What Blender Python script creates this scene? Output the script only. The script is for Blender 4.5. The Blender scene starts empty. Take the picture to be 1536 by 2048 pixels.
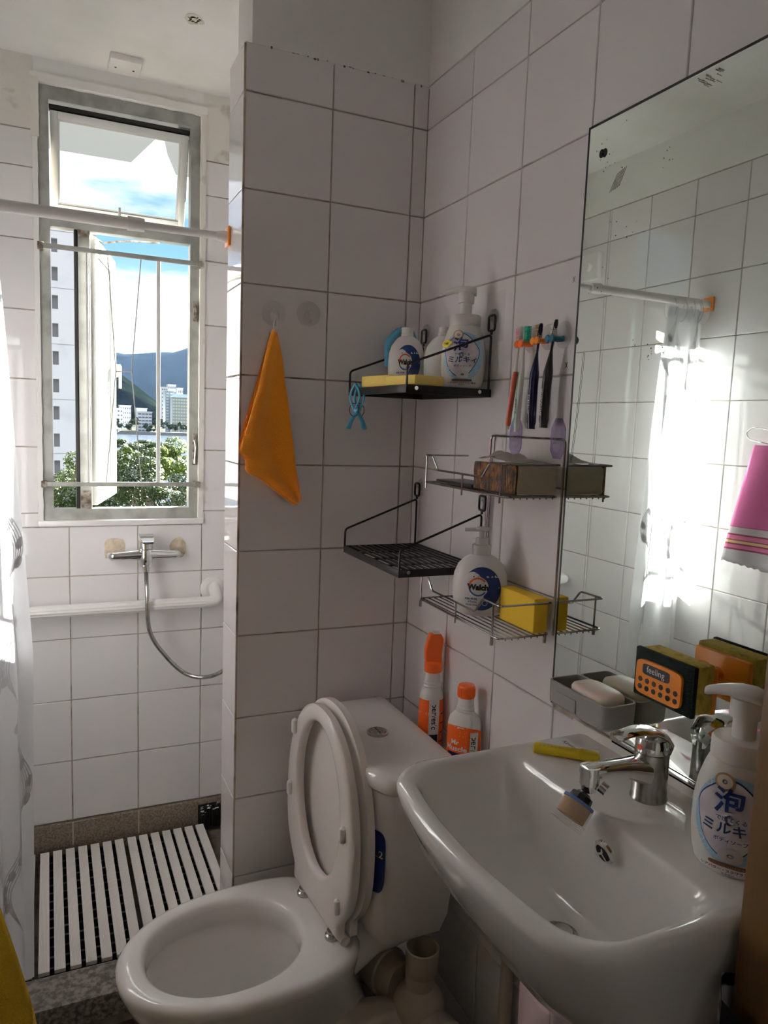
import bpy, bmesh, math, random
from mathutils import Vector, Matrix, noise
from math import sin, cos, pi, radians, sqrt
random.seed(7)
C = bpy.context.scene.collection
sc = bpy.context.scene

# ---------------------------------------------------------------- camera
YAW, PIT, ROL = radians(24.54957619), radians(6.7508983), radians(2.18984065)
Fv = Vector((sin(YAW)*cos(PIT), cos(YAW)*cos(PIT), -sin(PIT)))
Rv = Vector((cos(YAW), -sin(YAW), 0)); Uv = Rv.cross(Fv)
R2 = Rv*cos(ROL)+Uv*sin(ROL); U2 = Uv*cos(ROL)-Rv*sin(ROL)
cd = bpy.data.cameras.new('camera'); cam = bpy.data.objects.new('camera', cd); C.objects.link(cam)
cd.sensor_fit = 'VERTICAL'; cd.sensor_height = 36; cd.lens = 1477.288*36/2048
cd.clip_start = .02; cd.clip_end = 20000
M = Matrix((R2, U2, -Fv)).transposed().to_4x4(); M.translation = Vector((-.825079, -1.641096, 1.468178))
cam.matrix_world = M
sc.camera = cam

# ---------------------------------------------------------------- sky, sun, lamps, exposure
EXPOSURE = 0.60
SKY = 1.12
SUN_E = 66
FILL_E = .42
sc.view_settings.view_transform = 'Standard'; sc.view_settings.look = 'None'
sc.view_settings.gamma = 1; sc.view_settings.exposure = EXPOSURE; sc.view_settings.use_curve_mapping = False
sc.cycles.max_bounces = 14; sc.cycles.diffuse_bounces = 8; sc.cycles.glossy_bounces = 8
sc.cycles.transmission_bounces = 12; sc.cycles.transparent_max_bounces = 12
sc.cycles.sample_clamp_indirect = 6; sc.cycles.blur_glossy = .1
sc.cycles.caustics_refractive = False

w = bpy.data.worlds.new('sky'); sc.world = w; w.use_nodes = True
nt = w.node_tree; nt.nodes.clear(); N = nt.nodes.new; L = nt.links.new
tc = N('ShaderNodeTexCoord'); sx = N('ShaderNodeSeparateXYZ'); L(tc.outputs['Generated'], sx.inputs[0])
mp = N('ShaderNodeMapping'); mp.inputs['Scale'].default_value = (1.6, 1.6, 7); L(tc.outputs['Generated'], mp.inputs[0])
nz = N('ShaderNodeTexNoise'); nz.inputs['Scale'].default_value = 2.6; nz.inputs['Detail'].default_value = 5; nz.inputs['Roughness'].default_value = .55
L(mp.outputs[0], nz.inputs['Vector'])
cr = N('ShaderNodeValToRGB'); L(sx.outputs['Z'], cr.inputs[0])
e = cr.color_ramp.elements
e[0].position = 0.0; e[0].color = (.30, .32, .32, 1)
e[1].position = .004; e[1].color = (.50, .62, .78, 1)
for p, c in ((.06, (.60, .74, .90, 1)), (.2, (.13, .31, .49, 1)), (.5, (.20, .40, .75, 1)), (1, (.12, .28, .62, 1))):
    q = e.new(p); q.color = c
# cloud mask: thick low bank up to ~9 degrees, broken above
lo = N('ShaderNodeMapRange'); lo.inputs['From Min'].default_value = .205; lo.inputs['From Max'].default_value = .12
lo.inputs['To Min'].default_value = -.10; lo.inputs['To Max'].default_value = .34; L(sx.outputs['Z'], lo.inputs['Value'])
hi = N('ShaderNodeMapRange'); hi.inputs['From Min'].default_value = .22; hi.inputs['From Max'].default_value = .30
hi.inputs['To Min'].default_value = 0; hi.inputs['To Max'].default_value = .30; L(sx.outputs['Z'], hi.inputs['Value'])
ad = N('ShaderNodeMath'); ad.operation = 'ADD'; L(lo.outputs[0], ad.inputs[0]); L(nz.outputs[0], ad.inputs[1])
ad2 = N('ShaderNodeMath'); ad2.operation = 'ADD'; L(ad.outputs[0], ad2.inputs[0]); L(hi.outputs[0], ad2.inputs[1])
cm = N('ShaderNodeMapRange'); cm.inputs['From Min'].default_value = .44; cm.inputs['From Max'].default_value = .68; L(ad2.outputs[0], cm.inputs['Value'])
up = N('ShaderNodeMath'); up.operation = 'GREATER_THAN'; up.inputs[1].default_value = .004; L(sx.outputs['Z'], up.inputs[0])
mm = N('ShaderNodeMath'); mm.operation = 'MULTIPLY'; L(cm.outputs[0], mm.inputs[0]); L(up.outputs[0], mm.inputs[1])
mx = N('ShaderNodeMix'); mx.data_type = 'RGBA'; L(mm.outputs[0], mx.inputs['Factor']); L(cr.outputs[0], mx.inputs['A']); mx.inputs['B'].default_value = (1.0, 1.02, 1.06, 1)
bg = N('ShaderNodeBackground'); bg.inputs['Strength'].default_value = SKY; L(mx.outputs['Result'], bg.inputs['Color'])
wo = N('ShaderNodeOutputWorld'); L(bg.outputs[0], wo.inputs[0])

def lamp(name, kind, energy, col=(1, 1, 1), loc=(0, 0, 0), d=None, **k):
    l = bpy.data.lights.new(name, kind); l.energy = energy; l.color = col
    for a, v in k.items(): setattr(l, a, v)
    o = bpy.data.objects.new(name, l); o.location = loc
    if d: o.rotation_euler = Vector(d).to_track_quat('-Z', 'Y').to_euler()
    C.objects.link(o); return o
lamp('sun', 'SUN', SUN_E, (1, .975, .945), d=(-.421, -.655, -.245), angle=radians(.6))
pt = lamp('window_portal', 'AREA', 1, loc=(-.61, .84, 1.77), d=(0, -1, 0), shape='RECTANGLE', size=.46, size_y=1.26)
pt.data.cycles.is_portal = True
# soft fill lamp added behind the camera, on the doorway side
lamp('hall_fill', 'AREA', FILL_E, (1, .88, .86), loc=(-.7, -2.2, 1.95), d=(.1, 1, -.1), shape='RECTANGLE', size=.7, size_y=.7)

# ---------------------------------------------------------------- helpers
MATS = {}
def pri(name, col, rough=.5, metal=0, trans=0, ior=1.45, coat=0, bump=None, vary=0, noise_col=None, alpha=None, sss=0, emis=None):
    m = bpy.data.materials.new(name); m.use_nodes = True; nt = m.node_tree; b = nt.nodes['Principled BSDF']
    b.inputs['Base Color'].default_value = (*col, 1); b.inputs['Roughness'].default_value = rough
    b.inputs['Metallic'].default_value = metal; b.inputs['Transmission Weight'].default_value = trans
    b.inputs['IOR'].default_value = ior; b.inputs['Coat Weight'].default_value = coat
    if alpha is not None: b.inputs['Alpha'].default_value = alpha
    if sss: b.inputs['Subsurface Weight'].default_value = sss; b.inputs['Subsurface Scale'].default_value = .01
    tc = nt.nodes.new('ShaderNodeTexCoord')
    out = None
    if noise_col:                                   # (second colour, scale, lo, hi, detail)
        c2, s, l0, h0, de = noise_col
        n = nt.nodes.new('ShaderNodeTexNoise'); n.inputs['Scale'].default_value = s; n.inputs['Detail'].default_value = de
        nt.links.new(tc.outputs['Object'], n.inputs['Vector'])
        r = nt.nodes.new('ShaderNodeMapRange'); r.inputs['From Min'].default_value = l0; r.inputs['From Max'].default_value = h0
        nt.links.new(n.outputs[0], r.inputs['Value'])
        x = nt.nodes.new('ShaderNodeMix'); x.data_type = 'RGBA'; nt.links.new(r.outputs[0], x.inputs['Factor'])
        x.inputs['A'].default_value = (*col, 1); x.inputs['B'].default_value = (*c2, 1); out = x.outputs['Result']
    if vary:
        oi = nt.nodes.new('ShaderNodeObjectInfo'); r = nt.nodes.new('ShaderNodeMapRange')
        r.inputs['To Min'].default_value = 1-vary; r.inputs['To Max'].default_value = 1; nt.links.new(oi.outputs['Random'], r.inputs['Value'])
        v = nt.nodes.new('ShaderNodeVectorMath'); v.operation = 'SCALE'; nt.links.new(r.outputs[0], v.inputs['Scale'])
        if out: nt.links.new(out, v.inputs[0])
        else: v.inputs[0].default_value = col
        out = v.outputs[0]
    if out: nt.links.new(out, b.inputs['Base Color'])
    if bump:                                        # (scale, strength, distance[, stretch])
        n = nt.nodes.new('ShaderNodeTexNoise'); n.inputs['Scale'].default_value = bump[0]; n.inputs['Detail'].default_value = 3
        if len(bump) > 3:
            q = nt.nodes.new('ShaderNodeMapping'); q.inputs['Scale'].default_value = bump[3]
            nt.links.new(tc.outputs['Object'], q.inputs[0]); nt.links.new(q.outputs[0], n.inputs['Vector'])
        else: nt.links.new(tc.outputs['Object'], n.inputs['Vector'])
        u = nt.nodes.new('ShaderNodeBump'); u.inputs['Strength'].default_value = bump[1]; u.inputs['Distance'].default_value = bump[2]
        nt.links.new(n.outputs[0], u.inputs['Height']); nt.links.new(u.outputs[0], b.inputs['Normal'])
    MATS[name] = m; return m

TILE = pri('glazed_tile', (.80, .78, .785), .045, coat=0, bump=(9, .12, .004), vary=.07)
GROUT = pri('old_grout', (.47, .40, .33), .9, noise_col=((.15, .11, .08), 17, .50, .72, 6), bump=(120, .5, .002))
PAINT = pri('white_paint', (.82, .815, .80), .75, noise_col=((.74, .73, .69), 5, .45, .8, 5), bump=(35, .25, .003))
PAINT_OLD = pri('stained_paint', (.74, .72, .67), .85, noise_col=((.33, .30, .24), 13, .60, .78, 4), bump=(25, .5, .004))
PORC = pri('white_porcelain', (.78, .765, .75), .06, coat=.5)
SEATP = pri('seat_plastic', (.76, .72, .69), .22)
CHROME = pri('chrome', (.80, .80, .80), .06, 1)
CHROME_OLD = pri('dulled_chrome', (.52, .51, .49), .22, 1, noise_col=((.30, .29, .27), 40, .4, .7, 4))
STEEL = pri('stainless_wire', (.36, .345, .33), .16, 1)
BLACKW = pri('black_wire', (.012, .011, .011), .38)
BLACKP = pri('black_plastic', (.015, .015, .016), .35)
WHITEP = pri('white_plastic', (.78, .77, .75), .3)
MILKP = pri('milky_plastic', (.76, .76, .74), .28, sss=.15)
def clear(name, col, fac, rough=.12):
    m = bpy.data.materials.new(name); m.use_nodes = True; nt = m.node_tree; b = nt.nodes['Principled BSDF']
    b.inputs['Base Color'].default_value = (*col, 1); b.inputs['Roughness'].default_value = rough
    t = nt.nodes.new('ShaderNodeBsdfTransparent'); x = nt.nodes.new('ShaderNodeMixShader'); x.inputs[0].default_value = fac
    nt.links.new(t.outputs[0], x.inputs[1]); nt.links.new(b.outputs[0], x.inputs[2]); nt.links.new(x.outputs[0], nt.nodes['Material Output'].inputs[0])
    return m
CLEARP = clear('clear_plastic', (.80, .80, .79), .16)
FROSTP = clear('frosted_plastic', (.72, .72, .70), .62, .2)
CLEARF = clear('clear_film', (.85, .84, .84), .035)
ORANGE = pri('orange_plastic', (.86, .13, .015), .32)
ORANGE2 = pri('amber_plastic', (.80, .24, .015), .3)
GALV = pri('grey_green_paint', (.33, .335, .31), .5, noise_col=((.22, .22, .20), 18, .45, .7, 5), bump=(60, .3, .001))
SASHW = pri('white_sash_paint', (.66, .67, .65), .4)
RUST = pri('rusty_metal', (.10, .07, .05), .8, noise_col=((.30, .27, .23), 60, .4, .6, 4), bump=(90, .7, .002))
DARKG = pri('dark_gasket', (.012, .012, .012), .6)
STONE = pri('brown_granite', (.24, .195, .145), .7, noise_col=((.12, .095, .07), 160, .4, .62, 4), bump=(120, .5, .001))
GRANITE = pri('speckled_granite', (.30, .27, .24), .55, noise_col=((.10, .085, .07), 90, .38, .6, 5), bump=(90, .5, .0015))
FLOORM = pri('brown_mosaic', (.13, .105, .08), .6, noise_col=((.05, .04, .03), 30, .4, .7, 4))
SLAT = pri('ribbed_white_slat', (.80, .77, .74), .45)
GREYP = pri('grey_plastic', (.28, .265, .255), .38)
SOAPM = pri('cream_soap', (.76, .66, .56), .45, sss=.2)
YELP = pri('yellow_clear_plastic', (.86, .66, .03), .3, trans=.35, ior=1.3)
YELS = pri('yellow_sponge', (.78, .50, .03), .85, bump=(260, .35, .001))
YELS2 = pri('pale_yellow_sponge', (.86, .66, .16), .85, bump=(260, .35, .001))
SPONGE = pri('olive_yellow_sponge', (.48, .36, .055), .9, bump=(300, .8, .002), noise_col=((.30, .22, .03), 120, .5, .7, 3))
SCOUR = pri('dark_green_scourer', (.008, .018, .014), .95, bump=(400, 1, .002))
LAV = clear('lavender_film', (.46, .38, .62), .55, .25)
BLUEC = pri('light_blue_plastic', (.10, .40, .58), .3)
NAVY = pri('navy_plastic', (.01, .012, .05), .25)
TEAL = pri('teal_plastic', (.015, .13, .19), .35)
CORAL = pri('coral_plastic', (.62, .13, .07), .35)
GREENB = pri('green_bristle', (.03, .42, .26), .6)
MINT = pri('mint_plastic', (.10, .40, .27), .35)
PINKB = pri('pink_bristle', (.75, .35, .38), .6)
TANB = pri('tan_bristle', (.42, .27, .12), .8)
INKB = pri('black_ink', (.012, .012, .015), .5)
INKNAVY = pri('navy_ink', (.008, .03, .16), .45)
INKBLUE = pri('blue_ink', (.02, .12, .42), .45)
INKRED = pri('red_ink', (.72, .07, .03), .45)
INKSKY = pri('sky_blue_ink', (.36, .62, .78), .4)
INKWHITE = pri('white_ink', (.80, .79, .80), .45)
INKLIL = pri('lilac_ink', (.60, .55, .63), .4, noise_col=((.80, .77, .80), 30, .4, .6, 2))
INKGOLD = pri('gold_ink', (.42, .24, .10), .4)
INKBROWN = pri('brown_ink', (.16, .07, .03), .5)
INKYEL = pri('yellow_ink', (.80, .66, .04), .45)
INKORANGE = pri('orange_label', (.85, .12, .01), .4)
INKSTONE = pri('pebble_ink', (.52, .50, .48), .4)
PVC = pri('ivory_pvc', (.42, .37, .30), .4)
TAN = pri('tan_gloss_paint', (.13, .066, .016), .4, bump=(12, .2, .002, (20, 20, 1)))
BAMBOO = pri('amber_wrapper', (.22, .085, .015), .12, bump=(60, 1, .006, (1, 5, .8)), noise_col=((.05, .02, .006), 60, .4, .6, 3))
WRAP = pri('crumpled_cream_wrapper', (.42, .36, .27), .3, bump=(70, .8, .004))
PAPER = pri('white_film', (.68, .64, .60), .35, bump=(40, .6, .003))

def smooth(bm, ang=35):
    th = radians(ang)
    for f in bm.faces: f.smooth = True
    for ed in bm.edges:
        if len(ed.link_faces) == 2 and ed.calc_face_angle(0) > th: ed.smooth = False
def wloc(o):
    v = Vector((0, 0, 0))
    while o: v += Vector(o.location); o = o.parent
    return v
def thing(name, label, cat, loc=(0, 0, 0), group=None):
    o = bpy.data.objects.new(name, None); C.objects.link(o); o.location = loc; o.empty_display_size = .02
    o['label'] = label; o['category'] = cat
    if group: o['group'] = group
    return o
def part(name, bm, m, parent=None, ang=35, label=None, stuff=False, kind=None, recalc=True):
    if recalc: bmesh.ops.recalc_face_normals(bm, faces=bm.faces)
    smooth(bm, ang)
    me = bpy.data.meshes.new(name)
    if parent is not None: bmesh.ops.translate(bm, verts=bm.verts, vec=-wloc(parent))
    bm.to_mesh(me); bm.free()
    for x in (m if isinstance(m, (list, tuple)) else [m]): me.materials.append(x)
    o = bpy.data.objects.new(name, me); C.objects.link(o)
    if parent is not None: o.parent = parent
    if label: o['label'] = label
    if stuff: o['kind'] = 'stuff'
    if kind: o['kind'] = kind
    return o
def single(name, bm, m, label, cat, group=None, ang=35):
    c = Vector((0, 0, 0)); n = len(bm.verts)
    for v in bm.verts: c += v.co
    c /= max(n, 1); c.z = min(v.co.z for v in bm.verts)
    bmesh.ops.translate(bm, verts=bm.verts, vec=-c)
    o = part(name, bm, m, ang=ang); o.location = c; o['label'] = label; o['category'] = cat
    if group: o['group'] = group
    return o
def dup(root, loc, rotz=None, label=None, scale=None):
    def cp(o, par):
        c = o.copy(); C.objects.link(c)
        if par is not None: c.parent = par
        for ch in [x for x in bpy.data.objects if x.parent is o]: cp(ch, c)
        return c
    r = cp(root, None); r.location = loc
    if rotz is not None: r.rotation_euler = (0, 0, rotz)
    if label: r['label'] = label
    if scale: r.scale = (scale,)*3
    return r
def B(): return bmesh.new()
def box(bm, lo, hi, bev=0, seg=2, mi=0, M=None):
    t = B(); bmesh.ops.create_cube(t, size=1)
    lo, hi = Vector(lo), Vector(hi)
    for v in t.verts: v.co = Vector(((lo[i]+hi[i])/2+v.co[i]*(hi[i]-lo[i]) for i in range(3)))
    if bev: bmesh.ops.bevel(t, geom=t.edges[:], offset=bev, segments=seg, profile=.5, affect='EDGES', clamp_overlap=True)
    return merge(bm, t, mi, M)
def merge(bm, t, mi=0, M=None):
    mp = {}
    for v in t.verts: mp[v] = bm.verts.new(M @ v.co if M else v.co)
    for f in t.faces:
        try:
            g = bm.faces.new([mp[v] for v in f.verts]); g.material_index = mi or f.material_index
        except ValueError: pass
    t.free(); return bm
def loft(bm, rings, cap0=True, cap1=True, close=True, mi=0, flip=False):
    vs = [[bm.verts.new(p) for p in r] for r in rings]
    n = len(vs[0])
    for a, b in zip(vs, vs[1:]):
        for i in range(n if close else n-1):
            j = (i+1) % n
            f = bm.faces.new((a[i], a[j], b[j], b[i])); f.material_index = mi
    if cap0 and n > 2: bm.faces.new(vs[0][::-1]).material_index = mi
    if cap1 and n > 2: bm.faces.new(vs[-1]).material_index = mi
    return vs
def frame_of(d):
    d = Vector(d).normalized(); a = Vector((0, 0, 1)) if abs(d.z) < .9 else Vector((1, 0, 0))
    x = d.cross(a).normalized(); return x, x.cross(d).normalized()
def cyl(bm, p0, p1, r0, r1=None, n=20, mi=0, rings=None, ell=1):
    p0, p1 = Vector(p0), Vector(p1); r1 = r0 if r1 is None else r1; x, y = frame_of(p1-p0)
    pr = rings or [(0, r0), (1, r1)]
    loft(bm, [[p0.lerp(p1, t)+(x*cos(a)*ell+y*sin(a))*r for a in [2*pi*i/n for i in range(n)]] for t, r in pr], mi=mi)
    return bm
def tube(bm, pts, r, n=8, closed=False, mi=0):
    pts = [Vector(p) for p in pts]; k = len(pts); rings = []
    rr = r if isinstance(r, (list, tuple)) else [r]*k
    tg = []
    for i in range(k):
        if closed: a, b = pts[i-1], pts[(i+1) % k]
        else: a, b = pts[max(i-1, 0)], pts[min(i+1, k-1)]
        tg.append((b-a).normalized())
    x, y = frame_of(tg[0])
    for i in range(k):
        x = (x-tg[i]*x.dot(tg[i])); x = x.normalized() if x.length > 1e-6 else frame_of(tg[i])[0]
        y = tg[i].cross(x).normalized(); s = rr[i]
        rings.append([pts[i]+(x*cos(a)+y*sin(a))*s for a in [2*pi*j/n for j in range(n)]])
    if closed: rings.append(rings[0][:])
    loft(bm, rings, cap0=not closed, cap1=not closed, mi=mi)
    return bm
def fillet(pts, r, seg=4, closed=False):
    pts = [Vector(p) for p in pts]; out = []; k = len(pts)
    for i, p in enumerate(pts):
        if not closed and i in (0, k-1): out.append(p); continue
        a, b = pts[i-1], pts[(i+1) % k]; da, db = (a-p), (b-p); q = min(r, da.length*.45, db.length*.45)
        A, D = p+da.normalized()*q, p+db.normalized()*q
        for s in range(seg+1):
            t = s/seg; out.append(A*(1-t)**2+p*2*t*(1-t)+D*t*t)
    return out
def lathe(bm, prof, c=(0, 0, 0), n=28, sx=1, sy=1, mi=0, rot=0, M=None):
    c = Vector(c); rings = []
    for r, z in prof:
        g = []
        for i in range(n):
            a = 2*pi*i/n+rot; p = Vector((cos(a)*r*sx, sin(a)*r*sy, z))
            g.append((M @ p if M else p)+c)
        rings.append(g)
    loft(bm, rings, mi=mi); return bm
def catmull(pts, seg=8):
    pts = [Vector(p) for p in pts]; o = []; P = [pts[0]*2-pts[1]]+pts+[pts[-1]*2-pts[-2]]
    for i in range(1, len(P)-2):
        a, b, c, d = P[i-1:i+3]
        for s in range(seg):
            t = s/seg
            o.append(.5*((2*b)+(c-a)*t+(2*a-5*b+4*c-d)*t*t+(3*b-a-3*c+d)*t**3))
    o.append(pts[-1]); return o
def prism(bm, poly, axis, lo, hi, mi=0, bev=0):
    """2-D polygon extruded along an axis; the two coordinates fill the other axes in order."""
    def P(p, h):
        c = list(p); c.insert(axis, h); return Vector(c)
    t = B(); a = [t.verts.new(P(p, lo)) for p in poly]; b = [t.verts.new(P(p, hi)) for p in poly]
    t.faces.new(a); t.faces.new(b[::-1]); k = len(poly)
    for i in range(k): t.faces.new((a[i], b[i], b[(i+1) % k], a[(i+1) % k]))
    if bev:
        bmesh.ops.recalc_face_normals(t, faces=t.faces)
        bmesh.ops.bevel(t, geom=t.edges[:], offset=bev, segments=2, profile=.5, affect='EDGES', clamp_overlap=True)
    return merge(bm, t, mi)
def text_bm(s, size, align='CENTER', off=0.0, res=3, shear=0):
    cu = bpy.data.curves.new('t', 'FONT'); cu.body = s; cu.size = size; cu.align_x = align; cu.align_y = 'CENTER'
    cu.offset = off; cu.resolution_u = res; cu.shear = shear
    o = bpy.data.objects.new('t', cu); C.objects.link(o)
    bpy.context.view_layer.update(); dg = bpy.context.evaluated_depsgraph_get()
    me = bpy.data.meshes.new_from_object(o.evaluated_get(dg)); bm = B(); bm.from_mesh(me)
    bpy.data.objects.remove(o); bpy.data.curves.remove(cu); bpy.data.meshes.remove(me)
    return bm
def disc_bm(outline, rings=5):
    """a flat 2-D patch (x, y) as rings about its centre, fine enough to be bent"""
    n = len(outline); cx = sum(p[0] for p in outline)/n; cy = sum(p[1] for p in outline)/n
    bm = B(); c = bm.verts.new((cx, cy, 0)); prev = None
    for k in range(1, rings+1):
        t = k/rings; cur = [bm.verts.new((cx+(p[0]-cx)*t, cy+(p[1]-cy)*t, 0)) for p in outline]
        for i in range(n):
            j = (i+1) % n
            if prev: bm.faces.new((prev[i], prev[j], cur[j], cur[i]))
            else: bm.faces.new((c, cur[i], cur[j]))
        prev = cur
    return bm
def ell(cx, cy, a, b, n=28, rot=0, p=2):
    o = []
    for i in range(n):
        t = 2*pi*i/n; x = abs(cos(t))**(2/p)*(1 if cos(t) >= 0 else -1)*a; y = abs(sin(t))**(2/p)*(1 if sin(t) >= 0 else -1)*b
        o.append((cx+x*cos(rot)-y*sin(rot), cy+x*sin(rot)+y*cos(rot)))
    return o
def ringband(outer, inner):
    bm = B(); a = [bm.verts.new((*p, 0)) for p in outer]; b = [bm.verts.new((*p, 0)) for p in inner]; n = len(a)
    for i in range(n): bm.faces.new((a[i], a[(i+1) % n], b[(i+1) % n], b[i]))
    return bm
def bent(bm, f):
    for v in bm.verts: v.co = f(v.co.x, v.co.y)
    return bm

# ---------------------------------------------------------------- the room
T, TH, G = .2, .198206, .0030
ZT = 2.16            # height of the first full joint on the partition
CEIL = 2.455
XL = -1.10; YW = .786; YF = -1.95
def room(name, lo, hi, m, **k):
    return part(name, box(B(), lo, hi, **k), m, kind='structure')
tile_cache = {}
def tile_mesh(w, h, ax):
    key = (round(w, 4), round(h, 4), ax)
    if key in tile_cache: return tile_cache[key]
    t = .0045; b = .0012; bm = B()
    r0 = [(-w/2, -h/2), (w/2, -h/2), (w/2, h/2), (-w/2, h/2)]
    r1 = [(x-b*(1 if x > 0 else -1), y-b*(1 if y > 0 else -1)) for x, y in r0]
    f = {'-y': lambda x, y, d: (x, -d, y), '-x': lambda x, y, d: (-d, x, y), '+x': lambda x, y, d: (d, x, y), '+y': lambda x, y, d: (x, d, y)}[ax]
    loft(bm, [[Vector(f(x, y, d)) for x, y in r] for r, d in ((r0, 0), (r0, t-b), (r1, t))])
    bmesh.ops.recalc_face_normals(bm, faces=bm.faces); smooth(bm, 60)
    for ed in bm.edges: ed.smooth = True
    for ff in bm.faces: ff.smooth = False
    me = bpy.data.meshes.new('tile'); bm.to_mesh(me); bm.free(); me.materials.append(TILE)
    tile_cache[key] = me; return me
def tiles(wall, ax, plane, us, zs, skip=None, clip=None):
    """one object per tile; us, zs = joint positions along the wall and up it"""
    for a, b in zip(us, us[1:]):
        for c, d in zip(zs, zs[1:]):
            for a1, b1, c1, d1 in (clip(a, b, c, d) if clip else [(a, b, c, d)]):
                w, h = b1-a1-G, d1-c1-G
                if w < .006 or h < .006: continue
                if skip and skip((a1+b1)/2, (c1+d1)/2): continue
                o = bpy.data.objects.new('tile', tile_mesh(w, h, ax)); C.objects.link(o); o.parent = wall
                u, z = (a1+b1)/2, (c1+d1)/2
                p = Vector((plane, u, z)) if 'x' in ax else Vector((u, plane, z))
                o.location = p-Vector(wall.location)
                e1, e2 = random.gauss(0, .0022), random.gauss(0, .0022)
                o.rotation_euler = (0, e1, e2) if 'x' in ax else (e1, 0, e2)
ZS = [0.0]+[ZT-TH*k for k in range(10, -1, -1)]+[2.258]

wr = room('wall_right', (.0045, -1.95, 0), (.12, .90, CEIL), GROUT)
part('plaster_band', box(B(), (.0005, -1.95, 2.26), (.0045, .90, CEIL)), PAINT, wr)
tiles(wr, '-x', .0045, [-1.403, -1.203, -1.003, -.803, -.603, -.403, -.203, .0015], ZS,
      skip=lambda u, z: u < -.61 and 1.0 < z < 1.95)
tiles(wr, '-x', .0045, [.15, .35, .55, YW], ZS)
wl = room('wall_left', (-1.22, -1.95, 0), (XL-.0045, .90, CEIL), GROUT)
part('plaster_band', box(B(), (XL-.0045, -1.95, 2.292), (XL-.0005, .90, CEIL)), PAINT, wl)
ZSL = [0.0]+[2.176-TH*k for k in range(10, -1, -1)]+[2.29]
tiles(wl, '+x', XL-.0045, [-1.38+.2*i for i in range(11)]+[.632, YW], ZSL)
# window wall, built round its opening
WX0, WX1, WZ0, WZ1 = -.845, -.378, 1.140, 2.395
far = part('wall_far', box(box(box(box(B(), (-1.22, YW+.0045, 0), (WX0, .93, CEIL)), (WX1, YW+.0045, 0), (.12, .93, CEIL)),
           (WX0, YW+.0045, 0), (WX1, .93, WZ0)), (WX0, YW+.0045, WZ1), (WX1, .93, CEIL)), GROUT, kind='structure')
def winclip(a, b, c, d):
    if b <= WX0+.001 or a >= WX1-.001 or d <= WZ0-.018 or c >= 2.26: return [(a, b, c, d)]
    o = []
    if c < WZ0-.02: o.append((a, b, c, WZ0-.018)); c = WZ0-.018
    if a < WX0-.01: o.append((a, WX0-.008, c, d))
    if b > WX1+.01: o.append((WX1+.008, b, c, d))
    return o
ZW = [.0, .176]+[.967-TH*k for k in range(4, -1, -1)][0:0]+[.372-.198, .372, .571, .769, .967, 1.165, 1.363, 1.5615, 1.760, 1.958, 2.156, 2.258]
ZW = [.173, .372, .571, .769, .967, 1.140, 1.268, 1.402, 1.539, 1.660, 1.812, 1.96, 2.11, 2.258]
ZW = [.173, .372, .571, .769, .967, 1.165, 1.363, 1.5615, 1.760, 1.958, 2.156, 2.258]
tiles(far, '-y', YW+.0045, [XL, -.9705, -.7705, -.5705, -.3705, -.1705, 0], ZW, clip=winclip)
part('plaster_band', box(box(B(), (XL, YW, 2.26), (WX0-.006, YW+.0045, CEIL)), (WX1+.002, YW, 2.26), (0, YW+.0045, CEIL)), PAINT_OLD, far)
part('plaster_band', box(B(), (WX0-.0058, YW, WZ1+.01), (WX1+.0018, YW+.0045, CEIL)), PAINT, far)
def strip(bm, a, b, y0, y1, wdt, k=26, amp=.003):
    pass
# painted reveal around the window, with an uneven edge
def rough_bar(lo, hi, ax, amp=.0025, n=40):
    bm = B(); lo, hi = Vector(lo), Vector(hi); rings = []
    o = [i for i in range(3) if i != ax]
    for k in range(n+1):
        t = lo[ax]+(hi[ax]-lo[ax])*k/n; g = []
        for u, v in ((0, 0), (1, 0), (1, 1), (0, 1)):
            p = Vector((0, 0, 0)); p[ax] = t
            p[o[0]] = (lo, hi)[u][o[0]]+noise.noise(Vector((t*35, u*7, v*3)))*amp; p[o[1]] = (lo, hi)[v][o[1]]+noise.noise(Vector((t*35+9, u*7, v*3)))*amp
            g.append(p)
        rings.append(g)
    loft(bm, rings); return bm
rv = thing
reveal = [part('reveal_plaster', rough_bar((WX0-.014, YW-.009, 2.24), (WX0+.008, YW+.02, WZ1+.004), 2), PAINT_OLD, far),
          part('reveal_plaster', rough_bar((WX0-.010, YW-.007, 1.135), (WX0+.004, YW+.02, 2.24), 2), PAINT, far),
          part('reveal_plaster', rough_bar((WX1-.006, YW-.007, 1.135), (WX1+.010, YW+.02, WZ1+.004), 2), PAINT_OLD, far),
          part('reveal_plaster', rough_bar((WX0-.014, YW-.009, WZ1-.006), (WX1+.012, YW+.02, WZ1+.016), 0), PAINT, far)]
part('sill_trim', box(B(), (WX0-.012, YW-.012, 1.124), (WX1+.012, YW+.03, 1.142), .004), TILE, far)

ce = room('ceiling', (-1.22, -1.95, CEIL), (.12, .93, CEIL+.1), PAINT)
# peeled patch on the ceiling
pl = ell(0, 0, .024, .026, 26); pl = [(x*(1+.16*sin(i*.48)+.1*sin(i*1.2)), y*(1+.15*cos(i*.72))) for i, (x, y) in enumerate(pl)]
part('peeled_patch', bent(disc_bm(pl, 2), lambda x, y: Vector((-.478+x, .372+y, CEIL-.0007))), pri('bare_plaster', (.62, .60, .52), .9, bump=(60, .8, .003)), ce, label='stained peeled patch of ceiling paint', recalc=False)
fl = room('floor', (-1.22, -1.95, -.1), (.12, .03, 0), FLOORM)
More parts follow.
